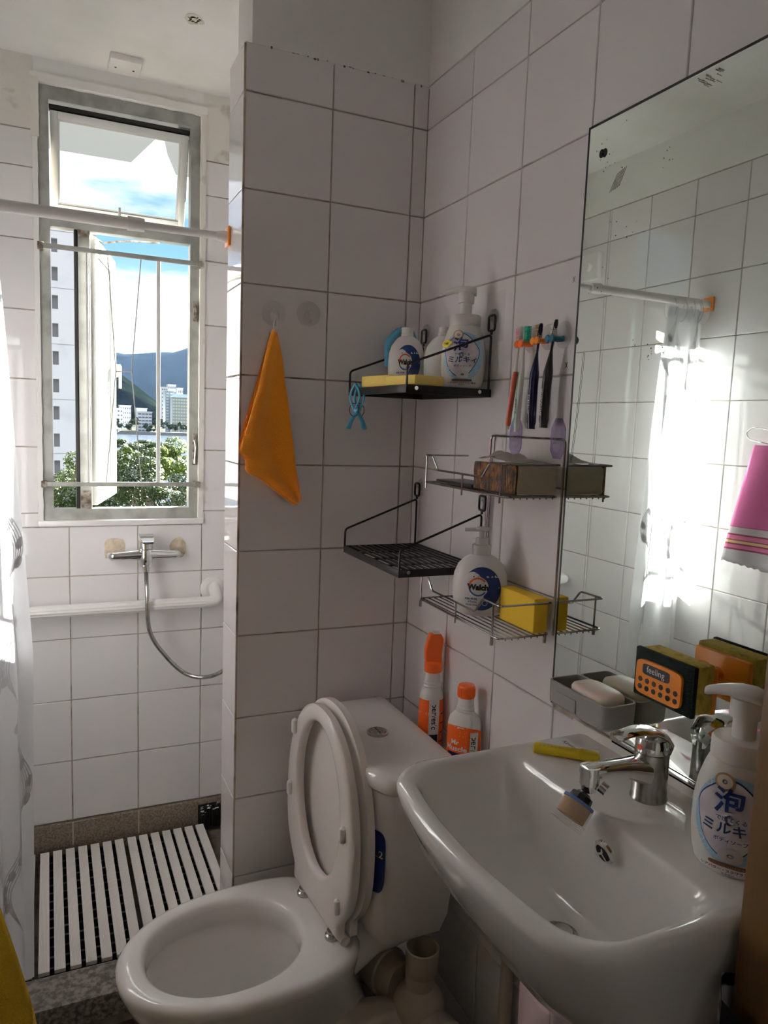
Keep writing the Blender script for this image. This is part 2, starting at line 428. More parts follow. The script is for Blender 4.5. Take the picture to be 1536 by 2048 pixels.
# stub partition between toilet and shower, tiled, with a painted beam over it
pt_ = room('wall_partition', (-.4325, .0045, 0), (.0045, .1395, 2.254), GROUT)
tiles(pt_, '-y', .0045, [-.437, -.2372, -.0372, .0012], ZS)
tiles(pt_, '-x', -.4325, [.0015, .1425], ZS)
tiles(pt_, '+y', .1395, [-.437, -.2372, -.0372, .0012], ZS)
part('edge_bead', box(B(), (-.4385, -.0008, 0), (-.4335, .0036, 2.254), .0012), GROUT, pt_)
part('plaster_beam', box(B(), (-.421, .004, 2.254), (.0045, .132, CEIL)), PAINT, pt_)
# filler strip of dark mould along the top joint
mb = B()
for i in range(34):
    x = -.42+i*.012+random.uniform(-.004, .004)
    if random.random() < .45: continue
    s = random.uniform(.002, .0075); box(mb, (x, -.0012, 2.2535+random.uniform(-.002, .003)), (x+s, .0006, 2.2550+random.uniform(0, .003)))
part('mould_specks', mb, RUST, pt_, stuff=True)
wf = room('wall_front', (-.17, -1.42, 0), (.0045, -1.22, CEIL), PAINT)
# doorway wall behind the camera
wb = part('wall_back', box(box(box(B(), (-1.22, -2.6, 0), (-1.1, -1.95, CEIL)), (.0, -2.6, 0), (.12, -1.95, CEIL)), (-1.22, -2.62, 0), (.12, -2.5, CEIL)), PAINT, kind='structure')
part('hall_ceiling', box(B(), (-1.22, -2.6, CEIL), (.12, -1.95, CEIL+.1)), PAINT, wb); part('hall_floor', box(B(), (-1.22, -2.6, -.1), (.12, -1.95, 0)), TAN, wb)

# shower floor, kerb, stone skirting
sf = part('floor', box(B(), (-1.10, .03, -.1), (.0, .80, .055)), FLOORM, kind='structure')
kb = B(); box(kb, (-1.10, .055, 0), (-.4330, .168, .116), .006, 2)
part('trim_1', kb, GRANITE, kind='structure')
bs = part('baseboard_far', box(B(), (-1.10, .774, .04), (.0, .7905, .171), .002), STONE, kind='structure')
for x in (-.7705, -.5705): part('stone_joint', box(B(), (x-.002, .7725, .095), (x+.002, .775, .171)), GROUT, bs)

# door jamb at the right edge of the frame
dj = B(); box(dj, (-.176, -1.215, 0), (.004, -1.15, 2.2), .003, 2)
jamb = part('door_1', dj, TAN, kind='structure')
FOIL = pri('patterned_foil', (.50, .50, .53), .3, noise_col=((.01, .01, .012), 22, .47, .52, 1), bump=(60, .5, .003))
wp = B(); rings = []
for k in range(15):
    z = .64+.245*k/14; g = []
    for j, (x, y) in enumerate(((-.10, -1.2185), (-.181, -1.218), (-.184, -1.18), (-.192, -1.152), (-.184, -1.1425), (-.12, -1.1425))):
        n = noise.noise(Vector((x*40, y*40, z*30)))*.0045
        zz = z+(.014*sin(j*2.1)+.012*(j > 3) if k == 14 else 0)
        g.append(Vector((x+n-.001, y+n*.6, zz)))
    rings.append(g)
loft(wp, rings, close=False, cap0=False, cap1=False)
single('foil_wrap', wp, FOIL, 'crumpled black and grey patterned foil wrapped round the tan door jamb', 'wrap')

# ---------------------------------------------------------------- window
win = part('window_1', box(box(box(box(B(), (WX0, .795, WZ0), (-.812, .835, WZ1)), (-.412, .795, WZ0), (WX1, .835, WZ1)),
          (-.812, .7952, WZ0), (-.412, .8348, 1.176)), (-.812, .7952, 2.352), (-.412, .8348, WZ1)), GALV, kind='structure')
part('transom', box(B(), (-.815, .797, 2.004), (-.41, .833, 2.05), .002), GALV, win)
part('mullion', box(B(), (-.738, .797, 1.174), (-.704, .836, 2.006), .002), GALV, win)
rs = B()
for z0, z1 in ((1.176, 1.232), (1.985, 2.004)): box(rs, (-.737, .7955, z0), (-.707, .799, z1), .0008)
part('rust_patch', rs, RUST, win, label='rusted foot and head of the mullion')
part('inner_stop', box(box(B(), (-.748, .80, 1.176), (-.740, .84, 2.004)), (-.742, .81, 1.176), (-.738, .85, 2.004)), DARKG, win)
# top-hung sash, tilted outwards
def tilt(bm, piv, ang):
    M = Matrix.Translation(piv) @ Matrix.Rotation(ang, 4, 'X') @ Matrix.Translation(-Vector(piv))
    bmesh.ops.transform(bm, matrix=M, verts=bm.verts); return bm
TA = radians(17); PV = Vector((-.61, .812, 2.335))
def sashframe(x0, x1, z0, z1, y0, y1, wd):
    b = B()
    box(b, (x0, y0, z0), (x0+wd, y1, z1), .0015); box(b, (x1-wd, y0, z0), (x1, y1, z1), .0015)
    box(b, (x0+wd, y0, z0), (x1-wd, y1, z0+wd), .0015); box(b, (x0+wd, y0, z1-wd), (x1-wd, y1, z1), .0015); return b
ts = part('top_hung_sash', tilt(sashframe(-.808, -.416, 2.058, 2.330, .812, .838, .020), PV, TA), SASHW, win, label='small white top-hung sash tilted outwards')
part('glazing_bead', tilt(sashframe(-.789, -.435, 2.077, 2.311, .818, .834, .007), PV, TA), SASHW, ts)
GLASS = pri('window_glass', (.96, .97, .97), .0, trans=1, ior=1.02)
part('pane', tilt(box(B(), (-.784, .825, 2.082), (-.440, .829, 2.306)), PV, TA), GLASS, ts)
part('top_gasket', box(B(), (-.811, .812, 2.334), (-.413, .836, 2.346)), DARKG, ts)
part('side_gasket', tilt(box(B(), (-.4165, .822, 2.066), (-.4135, .842, 2.32)), PV, TA), DARKG, ts)
part('stay_arm', box(B(), (-.6235, .800, 2.035), (-.6165, .812, 2.085), .001), SASHW, ts)
# side-hung casement swung outwards on the left mullion
FROST = pri('frosted_glass', (.55, .68, .68), .5, trans=.8, ior=1.3)
CM = Matrix.Translation((-.700, .838, 0)) @ Matrix.Rotation(radians(77), 4, 'Z')
def cas(b): bmesh.ops.transform(b, matrix=CM, verts=b.verts); return b
ca = part('casement_sash', cas(sashframe(0, .385, 1.182, 1.998, -.014, .014, .034)), SASHW, win, label='tall white casement sash swung open')
part('glazing_bead', cas(sashframe(.032, .353, 1.214, 1.966, -.009, .009, .008)), SASHW, ca)
part('pane', cas(box(B(), (.038, -.002, 1.22), (.347, .002, 1.960))), FROST, ca)
part('handle', cas(box(box(B(), (.366, -.030, 1.60), (.378, -.012, 1.645), .002), (.360, -.034, 1.56), (.376, -.026, 1.64), .002)), SASHW, ca)
part('friction_stay', tube(B(), [(-.70, .86, 2.006), (-.66, .93, 2.002), (-.60, .87, 2.004), (-.50, .842, 2.006)], .003, 6), RUST, ca)
# latches on the right frame
for z, h, nm, lb in ((1.80, .062, 'latch_plate', 'rust-stained empty latch plate on the right window frame'), (1.365, .10, 'window_latch', 'worn metal catch low on the right window frame')):
    t = thing(nm, lb, 'latch', (-.394, .79, z-h/2))
    part('plate', box(B(), (-.402, .789, z-h/2), (-.388, .7949, z+h/2), .0015), RUST, t)
    part('catch', tube(B(), fillet([(-.398, .786, z+h*.3), (-.394, .779, z+h*.1), (-.397, .783, z-h*.45)], .01), .0026, 6), RUST if h < .07 else CHROME_OLD, t)
# security grille
gr = thing('window_grille', 'white painted metal security grille across the lower window', 'grille', (-.61, .762, 1.25))
def gbar(p0, p1, wx, wy, m=SASHW, name='bar'):
    p0, p1 = Vector(p0), Vector(p1); d = (p1-p0); L_ = d.length; q = d.to_track_quat('Z', 'Y')
    Mx = Matrix.Translation(p0) @ q.to_matrix().to_4x4(); b = B(); box(b, (-wx/2, -wy/2, 0), (wx/2, wy/2, L_), .0008, 1, M=Mx); return part(name, b, m, gr)
GY = .762
part('crossbar', box(B(), (-.836, GY-.005, 1.934), (-.389, GY+.005, 1.947), .001), GALV, gr)
part('crossbar', box(B(), (-.836, GY-.005, 1.248), (-.391, GY+.005, 1.261), .001), GALV, gr)
part('flat_bar', box(B(), (-.5180, GY-.004, 1.26), (-.5065, GY+.004, 1.935), .001), SASHW, gr)
part('flat_bar', box(B(), (-.7185, GY-.004, 1.26), (-.7115, GY+.004, 1.935), .001), SASHW, gr)
for pts in (((-.658, 1.936), (-.636, 1.597), (-.665, 1.259)), ((-.563, 1.936), (-.591, 1.599), (-.562, 1.259))):
    part('wire_rod', tube(B(), [(x, GY, z) for x, z in pts], .0018, 6), GALV, gr)
part('wire_tie', tube(B(), [(-.636, GY, 1.597), (-.591, GY, 1.599)], .0018, 6), GALV, gr)
for x in (-.838, -.390):
    for z in (1.940, 1.254):
        part('bracket', box(B(), (x-.008, GY-.009, z-.009), (x+.008, YW+.01, z+.009), .0015), RUST, gr)

# ---------------------------------------------------------------- outdoors
FOG = bpy.data.materials.new('sea_haze'); FOG.use_nodes = True; nt = FOG.node_tree; nt.nodes.clear()
vo = nt.nodes.new('ShaderNodeVolumeScatter'); vo.inputs['Color'].default_value = (.34, .56, 1, 1); vo.inputs['Density'].default_value = .0000125; vo.inputs['Anisotropy'].default_value = .0
oo = nt.nodes.new('ShaderNodeOutputMaterial'); nt.links.new(vo.outputs[0], oo.inputs['Volume'])
GZ = -12.0
WATER = pri('sea_water', (.03, .05, .075), .18, bump=(3, .6, .5, (.12, .5, 1)))
EARTH = pri('green_bank', (.075, .08, .06), .9)
part('ground', box(B(), (-80, 4, GZ-1), (120, 70, GZ)), EARTH, kind='structure')
wt = part('water', box(B(), (-900, 70, GZ-2), (1500, 572, GZ-.6)), WATER); wt['label'] = 'pale blue bay between the near trees and the far shore'; wt['category'] = 'water'
part('ground', box(B(), (-900, 572, GZ-2), (2500, 1400, GZ)), EARTH, kind='structure')
def az(x_px):   # azimuth of a column of the view at the horizon
    d = Fv+R2*(x_px-768)/1477.288-U2*(830-1024)/1477.288; return d.x/d.y
CX, CY, CZ = -.825, -1.641, 1.468
def fx(u, Y): return CX+az(u)*(Y-CY)
def fz(u, v, Y):
    d = Fv+R2*(u-768)/1477.288-U2*(v-1024)/1477.288; return CZ+d.z/d.y*(Y-CY)
def fX(u, v, Y):
    d = Fv+R2*(u-768)/1477.288-U2*(v-1024)/1477.288; return CX+d.x/d.y*(Y-CY)
# neighbouring white tower with recessed square windows
CONC = pri('white_render_wall', (.74, .74, .78), .8, noise_col=((.60, .60, .65), .25, .55, .8, 5))
SHADE = pri('window_recess_grey', (.30, .30, .31), .7)
TY = 82.0
tw = thing('apartment_tower', 'tall white apartment tower with a column of small square windows', 'building', (fX(100, 800, TY), TY+4, GZ))
x0w, x1w = fX(106, 750, TY), fX(118, 750, TY); xl, xr = x0w-8, fX(196, 750, TY)
PITCH = 2.78
zc0 = fz(110, 771, TY)
wz = [zc0+PITCH*k for k in range(-3, 7)]; TOPZ = fz(120, 446, TY)
b = B(); box(b, (xl, TY, GZ), (x0w, TY+9, TOPZ)); box(b, (x1w, TY, GZ), (xr, TY+9, TOPZ)); box(b, (x0w, TY+.7, GZ), (x1w, TY+9, TOPZ))
zz = GZ
for z in wz: box(b, (x0w, TY, zz), (x1w, TY+.7, z-.68)); zz = z+.68
box(b, (x0w, TY, zz), (x1w, TY+.7, TOPZ))
part('facade', b, CONC, tw)
for z in wz: part('window', box(B(), (x0w, TY+.55, z-.67), (x1w, TY+.69, z+.67)), SHADE, tw)
for i in range(5): part('facade_joint', box(B(), (xl, TY-.03, wz[i*2]+PITCH*.5), (xr, TY, wz[i*2]+PITCH*.5+.04)), SHADE, tw)
# wing of the same block overhead, seen through the top sash
ow = B(); prism(ow, [(-5, 4.0), (-5, 9.912), (.293, 9.842), (.535, 8.462), (.709, 9.259), (.944, 10.059), (2.2, 10.1), (2.2, 4.0)], 2, 5.0, 5.4)
single('overhanging_wing', ow, pri('pale_lilac_render', (.78, .78, .90), .8), 'pale underside of a building wing seen through the top sash', 'building')
# mountain and hill
def ridge(pts, Y, depth, base, m, name, label, cat, seed, amp, n=70, rows=14):
    xs = [p[0] for p in pts]; bm = B(); g = []
    for r in range(rows+1):
        t = r/rows; row = []
        for i in range(n+1):
            u = xs[0]+(xs[-1]-xs[0])*i/n
            k = max(j for j in range(len(pts)-1) if pts[j][0] <= u+1e-9); a, b_ = pts[k], pts[k+1]
            h = a[1]+(b_[1]-a[1])*(u-a[0])/(b_[0]-a[0])
            prof = sin(min(t*1.25, 1)*pi/2)**1.1 if t < .8 else 1-(t-.8)*1.5
            nn = noise.fractal(Vector((u*seed, t*4, seed*1000)), .8, 2.1, 5)
            y = Y+depth*(t-.8); row.append(bm.verts.new((u, y, base+(h-base)*prof+nn*amp*(1 if t < .75 else .25))))
        g.append(row)
    for a, b_ in zip(g, g[1:]):
        for i in range(n): bm.faces.new((a[i], a[i+1], b_[i+1], b_[i]))
    o = single(name, bm, m, label, cat, ang=80); return o
MOUNT = pri('mountain_scrub', (.04, .055, .045), .95, noise_col=((.025, .04, .03), .004, .4, .6, 5))
HILL = pri('hill_forest', (.010, .015, .009), .95, noise_col=((.004, .008, .005), .03, .4, .6, 6), bump=(.05, 1, 6))
Ym = 4200
ridge([(fX(u, v, Ym), fz(u, v, Ym)) for u, v in ((-700, 700), (60, 715), (223, 705), (244, 709), (281, 706), (322, 702), (349, 704), (379, 694), (440, 670), (800, 620))], Ym, 620, GZ-30, MOUNT, 'mountain', 'long blue mountain ridge on the horizon beyond the bay', 'mountain', .0011, 30)
Yh = 1250
ridge([(fX(u, v, Yh), fz(u, v, Yh)) for u, v in ((-900, 730), (90, 700), (222, 738), (240, 748), (262, 765), (285, 783), (305, 800), (330, 822), (360, 836), (700, 845))], Yh, 230, GZ-1, HILL, 'wooded_hill', 'dark green wooded hillside dropping to the white shore buildings', 'hill', .006, 4, n=120, rows=24)
# buildings on the far shore
FB = pri('white_far_building', (.60, .62, .64), .7)
FG = pri('far_window_glass', (.10, .14, .18), .3)
FT = pri('teal_grey_facade', (.26, .32, .34), .6)
FY = pri('buff_window_band', (.52, .52, .40), .6)
def farblock(u0, u1, vt, vb, Y, rows, cols, m, label, ww=.55, wh=.5, wm=None, name='shore_building', d=14):
    xa, xb = fX(u0, vt, Y), fX(u1, vt, Y); zt, zb = fz((u0+u1)/2, vt, Y), GZ
    t = thing(name, label, 'building', ((xa+xb)/2, Y+d/2, zb))
    part('block', box(B(), (xa, Y, zb), (xb, Y+d, zt)), m, t)
    wn = B(); dx, dz = (xb-xa)/cols, (zt-zb)/rows
    for r in range(rows):
        for c in range(cols):
            cx, cz = xa+dx*(c+.5), zb+dz*(r+.5)
            box(wn, (cx-dx*ww/2, Y-.25, cz-dz*wh/2), (cx+dx*ww/2, Y+.05, cz+dz*wh/2))
    part('window_grid', wn, wm or FG, t, stuff=True)
    part('parapet', box(B(), (xa-.4, Y-.5, zt), (xb+.4, Y+d, zt+.8)), m, t)
    return t, xa, xb, zb, zt
farblock(345, 392, 797, 862, 640, 11, 9, FT, 'wide shore building with a grid of pale windows behind the right grille bar', .72, .6, FY)
farblock(331, 347, 784, 862, 655, 14, 2, FT, 'narrow dark stair tower beside the gridded shore building', .6, .35, FB)
farblock(344, 375, 790, 800, 674, 2, 6, FT, 'set-back roof storey on top of the gridded shore building', .7, .5)
farblock(323, 334, 775, 830, 1000, 10, 3, FB, 'hazy pale tower block left of the gridded shore building', .5, .4)
farblock(336, 352, 770, 800, 1060, 8, 4, FB, 'hazy pale tower block rising behind the gridded shore building', .5, .4)
farblock(356, 366, 777, 800, 1080, 6, 3, FB, 'slim hazy tower block farther right on the shore', .5, .4)
farblock(276, 304, 825, 852, 630, 6, 4, FB, 'white stepped shore building with long balcony bands', .82, .4)
farblock(274, 294, 818, 830, 660, 3, 3, FB, 'low white shore building just behind the stepped one', .6, .4)
farblock(228, 246, 818, 846, 700, 5, 3, FB, 'white shore building at the foot of the hill beside the casement', .5, .4)
farblock(240, 262, 812, 846, 740, 5, 5, FB, 'white shore building at the foot of the hill with a stepped roof', .5, .4)
# sea wall and promenade
sw = B(); box(sw, (-500, 566, GZ-2), (1500, 573, GZ+1.6)); part('trim_2', sw, pri('sea_wall_stone', (.18, .19, .18), .9), kind='structure')

LEAFA = pri('yellow_green_leaf', (.085, .14, .006), .5, noise_col=((.03, .06, .01), 1.2, .4, .6, 2))  # yellow-green leaf colour, mottled with darker green
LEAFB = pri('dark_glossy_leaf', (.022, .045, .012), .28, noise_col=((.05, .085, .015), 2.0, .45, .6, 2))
LEAFC = pri('feathery_leaf', (.05, .085, .02), .55, noise_col=((.02, .045, .012), 2.0, .4, .6, 2))
for m_ in (LEAFA, LEAFB, LEAFC):
    bb = m_.node_tree.nodes['Principled BSDF']; bb.inputs['Transmission Weight'].default_value = .12
for m_, v_ in ((LEAFA, .12), (LEAFB, .10), (LEAFC, .12), (HILL, 0), (MOUNT, 0), (EARTH, 0)): m_.node_tree.nodes['Principled BSDF'].inputs['Specular IOR Level'].default_value = v_
LEAFD = pri('far_tree_leaf', (.04, .07, .03), .9)
def leaf(bm, p, s, nrm):
    x, y = frame_of(nrm); a = random.uniform(0, 6.28); u = (x*cos(a)+y*sin(a))*s; v = (y*cos(a)-x*sin(a))*s*.42; n = Vector(nrm).normalized()*s*.12
    vs = [bm.verts.new(q) for q in (p-u, p-v+n*0, p+u, p+v)]
    bm.faces.new(vs)
def tree(name, c, rad, n, ls, m, label, group=None, blobs=9, base=GZ, flat=1.0, up=.35, seed=0):
    random.seed(seed); c = Vector(c); t = thing(name, label, 'tree', (c.x, c.y, base), group)
    bm = B(); cl = []
    for i in range(blobs):
        q = Vector((random.gauss(0, .5), random.gauss(0, .45), random.gauss(0, .38)))
        if q.length > 1: q.normalize()
        cl.append((c+Vector((q.x*rad[0], q.y*rad[1], q.z*rad[2])), random.uniform(.28, .5)*min(rad)))
    for i in range(n):
        o, r = random.choice(cl); d = Vector((random.gauss(0, 1), random.gauss(0, 1), random.gauss(0, 1))).normalized()
        p = o+Vector((d.x*r*1.25, d.y*r*1.25, d.z*r*flat))*random.uniform(.75, 1.02)
        leaf(bm, p, ls*random.uniform(.6, 1.2), (d+Vector((random.gauss(0, .5), random.gauss(0, .5), up+random.gauss(0, .5)))))
    o = part('foliage', bm, m, t, stuff=True, ang=180, recalc=False)
    for f in o.data.polygons: f.use_smooth = False
    tk = B(); tube(tk, [(c.x+.3, c.y, base), (c.x, c.y, base+(c.z-base)*.6), (c.x, c.y, c.z)], [.35, .22, .06], 8)
    for o_, r in cl[:6]: tube(tk, [(c.x, c.y, base+(c.z-base)*.7), o_], [.12, .03], 5)
    part('trunk', tk, RUST, t)
def tpos(u, v, Y): return (fX(u, v, Y), Y, fz(u, v, Y))
tree('broadleaf_tree', tpos(300, 975, 26), (2.7, 2.0, 1.15), 15000, .062, LEAFB, 'dense glossy broadleaf tree filling the bottom of the view, right of the casement', blobs=26, seed=3)
tree('broadleaf_tree', tpos(278, 925, 32), (1.9, 1.8, .75), 9000, .075, LEAFA, 'yellow-green broadleaf tree in sun just above the dense glossy one', blobs=16, seed=4)
tree('broadleaf_tree', tpos(352, 935, 34), (1.9, 1.8, 1.0), 9000, .075, LEAFA, 'yellow-green broadleaf tree at the right edge of the window, below the water', blobs=16, seed=5)
tree('feathery_tree', tpos(252, 895, 38), (1.9, 1.5, 1.0), 5000, .10, LEAFC, 'feathery layered tree rising highest beside the open casement', blobs=20, flat=.25, up=1.2, seed=6)
tree('feathery_tree', tpos(292, 898, 42), (1.4, 1.2, .6), 3200, .10, LEAFC, 'feathery tree with thin flat branches reaching across the water', blobs=14, flat=.2, up=1.2, seed=16)
tree('broadleaf_tree', tpos(122, 985, 27), (1.5, 1.5, 1.2), 9000, .065, LEAFA, 'bright green broadleaf tree below the white tower, left of the mullion', blobs=18, seed=8)
tree('broadleaf_tree', tpos(190, 990, 36), (2.4, 1.5, 1.3), 5000, .12, LEAFB, 'dark broadleaf tree standing behind the open casement', blobs=16, seed=9)
for i, (u, v, w_, h_) in enumerate(((262, 846, 14, 10), (232, 848, 18, 10), (318, 850, 16, 9), (338, 853, 14, 8), (362, 853, 16, 9), (380, 855, 14, 8), (300, 855, 12, 7))):
    Yt = 584+i*6; s_ = Yt/1477
    tree('shore_tree', tpos(u, v, Yt), (w_*s_, 5, h_*s_), 260, 1.3, LEAFD, ('rounded dark shore tree before the stepped-roof white building', 'leftmost dark shore tree, touching the open casement', 'dark shore tree just left of the gridded building', 'small dark shore tree at the left foot of the gridded building', 'broad dark shore tree before the middle of the gridded building', 'rightmost small dark shore tree at the window frame', 'low dark shore tree before the balcony-banded building')[i], 'trees along the far shore', blobs=7, seed=20+i)
random.seed(11)
hz = part('haze', box(B(), (-1500, 120, GZ-3), (2600, 5600, 900)), FOG); hz['label'] = 'thin blue sea haze over the bay and mountains'; hz['category'] = 'haze'; hz['kind'] = 'stuff'

# ---------------------------------------------------------------- shower fittings
RODY, RODZ = .131, 1.885
rod = thing('curtain_rod', 'white telescopic shower curtain rod across the shower entrance', 'curtain rod', (-.77, RODY, RODZ))
part('outer_tube', cyl(B(), (-1.083, RODY, RODZ), (-.640, RODY, RODZ), .0125), WHITEP, rod)
part('inner_tube', cyl(B(), (-.645, RODY, RODZ), (-.452, RODY, RODZ), .0085), WHITEP, rod)
part('collar', cyl(B(), (-.66, RODY, RODZ), (-.625, RODY, RODZ), .0155, .014), WHITEP, rod)
for x0, x1, x2 in ((-.438, -.443, -.466), (-1.0985, -1.0935, -1.070)):
    part('end_cap', cyl(B(), (x1, RODY, RODZ), (x2, RODY, RODZ), .0135, .010), WHITEP, rod)
    part('wall_pad', box(B(), (min(x0, x1), RODY-.02, RODZ-.022), (max(x0, x1), RODY+.02, RODZ+.022), .002), ORANGE2, rod, label='orange wall pad')
# shower curtain
CURT = bpy.data.materials.new('translucent_curtain'); CURT.use_nodes = True; nt = CURT.node_tree; nt.nodes.clear()
df = nt.nodes.new('ShaderNodeBsdfDiffuse'); df.inputs[0].default_value = (.74, .75, .76, 1)
tl = nt.nodes.new('ShaderNodeBsdfTranslucent'); tl.inputs[0].default_value = (.86, .88, .90, 1)
tp = nt.nodes.new('ShaderNodeBsdfTransparent'); m1 = nt.nodes.new('ShaderNodeMixShader'); m1.inputs[0].default_value = .6
m2 = nt.nodes.new('ShaderNodeMixShader'); m2.inputs[0].default_value = .012
gl = nt.nodes.new('ShaderNodeBsdfGlossy'); gl.inputs['Roughness'].default_value = .3; m3 = nt.nodes.new('ShaderNodeMixShader'); m3.inputs[0].default_value = .04
oo = nt.nodes.new('ShaderNodeOutputMaterial'); k = nt.links.new
k(df.outputs[0], m1.inputs[1]); k(tl.outputs[0], m1.inputs[2]); k(m1.outputs[0], m2.inputs[1]); k(tp.outputs[0], m2.inputs[2]); k(m2.outputs[0], m3.inputs[1]); k(gl.outputs[0], m3.inputs[2]); k(m3.outputs[0], oo.inputs[0])
PRINT = pri('grey_vine_print', (.50, .50, .50), .5)
PRINTW = CURT.copy(); PRINTW.name = 'white_vine_print'; PRINTW.node_tree.nodes['Diffuse BSDF'].inputs[0].default_value = (.97, .97, .97, 1); PRINTW.node_tree.nodes['Translucent BSDF'].inputs[0].default_value = (.34, .35, .36, 1)
cur = thing('shower_curtain', 'translucent white shower curtain with a vine print bunched by the left wall', 'shower curtain', (-.98, RODY, .165))
def xr_at(z):
    pts = [(.165, -.871), (.94, -.867), (1.3, -.89), (1.695, -.913), (1.86, -.928)]
    for (a, b_), (c_, d_) in zip(pts, pts[1:]):
        if z <= c_: return b_+(d_-b_)*(z-a)/(c_-a)
    return -.928
def cpos(s, z, off=0):
    xr = xr_at(z); x = -1.082+(xr+1.082)*s; f = .012+.012*(1-(z-.165)/1.7)
    return Vector((x+.006*sin(s*31+z*1.4), RODY+f*sin(s*3.7*pi+.8*sin(z*1.1))-.004-off, z))
nu, nv = 90, 44; bm = B()
g = [[bm.verts.new(cpos(i/nu, .165+(1.862-.165)*j/nv)) for i in range(nu+1)] for j in range(nv+1)]
for j in range(nv):
    for i in range(nu): bm.faces.new((g[j][i], g[j][i+1], g[j+1][i+1], g[j+1][i]))
part('curtain_sheet', bm, CURT, cur, ang=180)
hb = B(); g = [[hb.verts.new(cpos(i/nu, z, .0012)) for i in range(nu+1)] for z in (1.825, 1.862)]
for i in range(nu): hb.faces.new((g[0][i], g[0][i+1], g[1][i+1], g[1][i]))
part('top_hem', hb, CURT, cur, ang=180)
for i, s in enumerate((.06, .17, .30, .46, .66, .93)):
    p = cpos(s, 1.85); pp = [(p.x+.004*sin(a), RODY+.021*sin(a), 1.866+.036*cos(a)-.008) for a in [2*pi*q/20 for q in range(20)]]
    part('ring', tube(B(), pp, .0016, 6, closed=True), CLEARP if i % 2 else WHITEP, cur)
def vine(s0, z0, h, side, m):
    b = B()
    for q in range(5):
        for z_, zz in ((0, 1),):
            prev = None
            for i in range(25):
                t = i/24; z = z0+h*t; amp = (.10-.015*q)*sin(t*pi)*side; s = min(max(s0+amp+.05*sin(t*2*pi)*side, .01), .99)
                a = cpos(s, z, .0015); a2 = cpos(min(s+.006, .995), z, .0015)
                cur2 = (b.verts.new(a), b.verts.new(a2))
                if prev: b.faces.new((prev[0], prev[1], cur2[1], cur2[0]))
                prev = cur2
        zl = z0+h*(.18+.16*q); s = s0+((.10-.015*q)*sin((.18+.16*q)*pi)+.05*sin((.18+.16*q)*2*pi))*side
        vs = []
        for a in range(12):
            t = 2*pi*a/12; vs.append(b.verts.new(cpos(min(max(s+.02*cos(t)*side+.012*sin(t), .01), .99), zl+.014*sin(t), .0016)))
        b.faces.new(vs)
    return b
vb = B()
for k_ in range(6):
    for s0, sd in ((.30, 1), (.62, -1), (.86, 1)):
        t_ = vine(s0, .2+k_*.27+s0*.1, .26, sd if k_ % 2 else -sd, None); merge(vb, t_)
part('vine_print', vb, PRINTW, cur, stuff=True, ang=180)

# blank plate on the ceiling
bp = thing('blank_plate', 'square white blanking plate with two screw holes on the ceiling', 'cover plate', (-.613, .70, CEIL-.018))
b = B(); box(b, (-.656, .648, CEIL-.018), (-.572, .742, CEIL), .003); part('plate', b, WHITEP, bp)
for x in (-.638, -.590): part('screw_hole', cyl(B(), (x, .70, CEIL-.0188), (x, .70, CEIL-.0178), .003, n=10), BLACKP, bp)
# mixer tap
mx_ = thing('shower_mixer', 'chrome wall-mounted shower mixer on the tiles under the window', 'tap', (-.553, .72, 1.0))
b = B(); cyl(b, (-.562, .735, 1.036), (-.640, .735, 1.034), .0185, .013); cyl(b, (-.545, .735, 1.036), (-.470, .735, 1.034), .0185, .013)
tube(b, fillet([(-.638, .735, 1.034), (-.652, .735, 1.034), (-.652, .775, 1.034)], .012), .013, 14); tube(b, fillet([(-.472, .735, 1.034), (-.458, .735, 1.034), (-.458, .775, 1.034)], .012), .013, 14)
part('inlet_arms', b, CHROME, mx_)
part('mixer_body', cyl(B(), (-.553, .735, 1.0), (-.553, .735, 1.085), .022, rings=[(0, .019), (.15, .022), (.3, .024), (.62, .020), (.66, .023), (1, .023)]), CHROME, mx_)
lv = B(); loft(lv, [[Vector((x_, y_, z_)) for x_, z_ in ((-.553-w2, zc-h2), (-.553+w2, zc-h2), (-.553+w2, zc+h2), (-.553-w2, zc+h2))] for y_, w2, zc, h2 in ((.758, .018, 1.092, .006), (.735, .022, 1.094, .009), (.705, .021, 1.092, .007), (.675, .018, 1.087, .004), (.665, .015, 1.084, .003))])
part('lever', lv, CHROME, mx_)
part('outlet_nut', cyl(B(), (-.553, .725, 1.004), (-.553, .725, .985), .013, .012, n=12), CHROME, mx_)
HOLEM = pri('broken_plaster', (.55, .47, .37), .95, bump=(60, 1, .004), noise_col=((.40, .33, .24), 40, .4, .6, 4))
for i, (cx_, cz_, a_, b_) in enumerate(((-.640, 1.048, .031, .034), (-.447, 1.046, .026, .033))):
    o = [(x*(1+.14*noise.noise(Vector((x*90, y*90, i)))), y*(1+.2*noise.noise(Vector((x*70, y*90, i+4))))) for x, y in ell(0, 0, a_, b_, 30, p=4 if i == 0 else 2.2)]
    bb = bent(disc_bm(o, 3), lambda x, y: Vector((cx_+x, YW-.0012, cz_+y)))
    part('plaster_patch', bb, HOLEM, mx_, label='rough plaster patch around the pipe')
hose = B(); hp = catmull([(-.553, .725, .99), (-.553, .695, .92), (-.546, .688, .803), (-.498, .69, .718), (-.436, .69, .654), (-.372, .69, .635), (-.31, .69, .655), (-.22, .72, .72), (-.16, .74, .84), (-.15, .755, 1.0)], 40)
tube(hose, hp, [.0072 if i % 2 else .0062 for i in range(len(hp))], 10)
hs = single('shower_hose', hose, CHROME_OLD, 'ribbed metal shower hose looping down from the mixer', 'hose', ang=50)
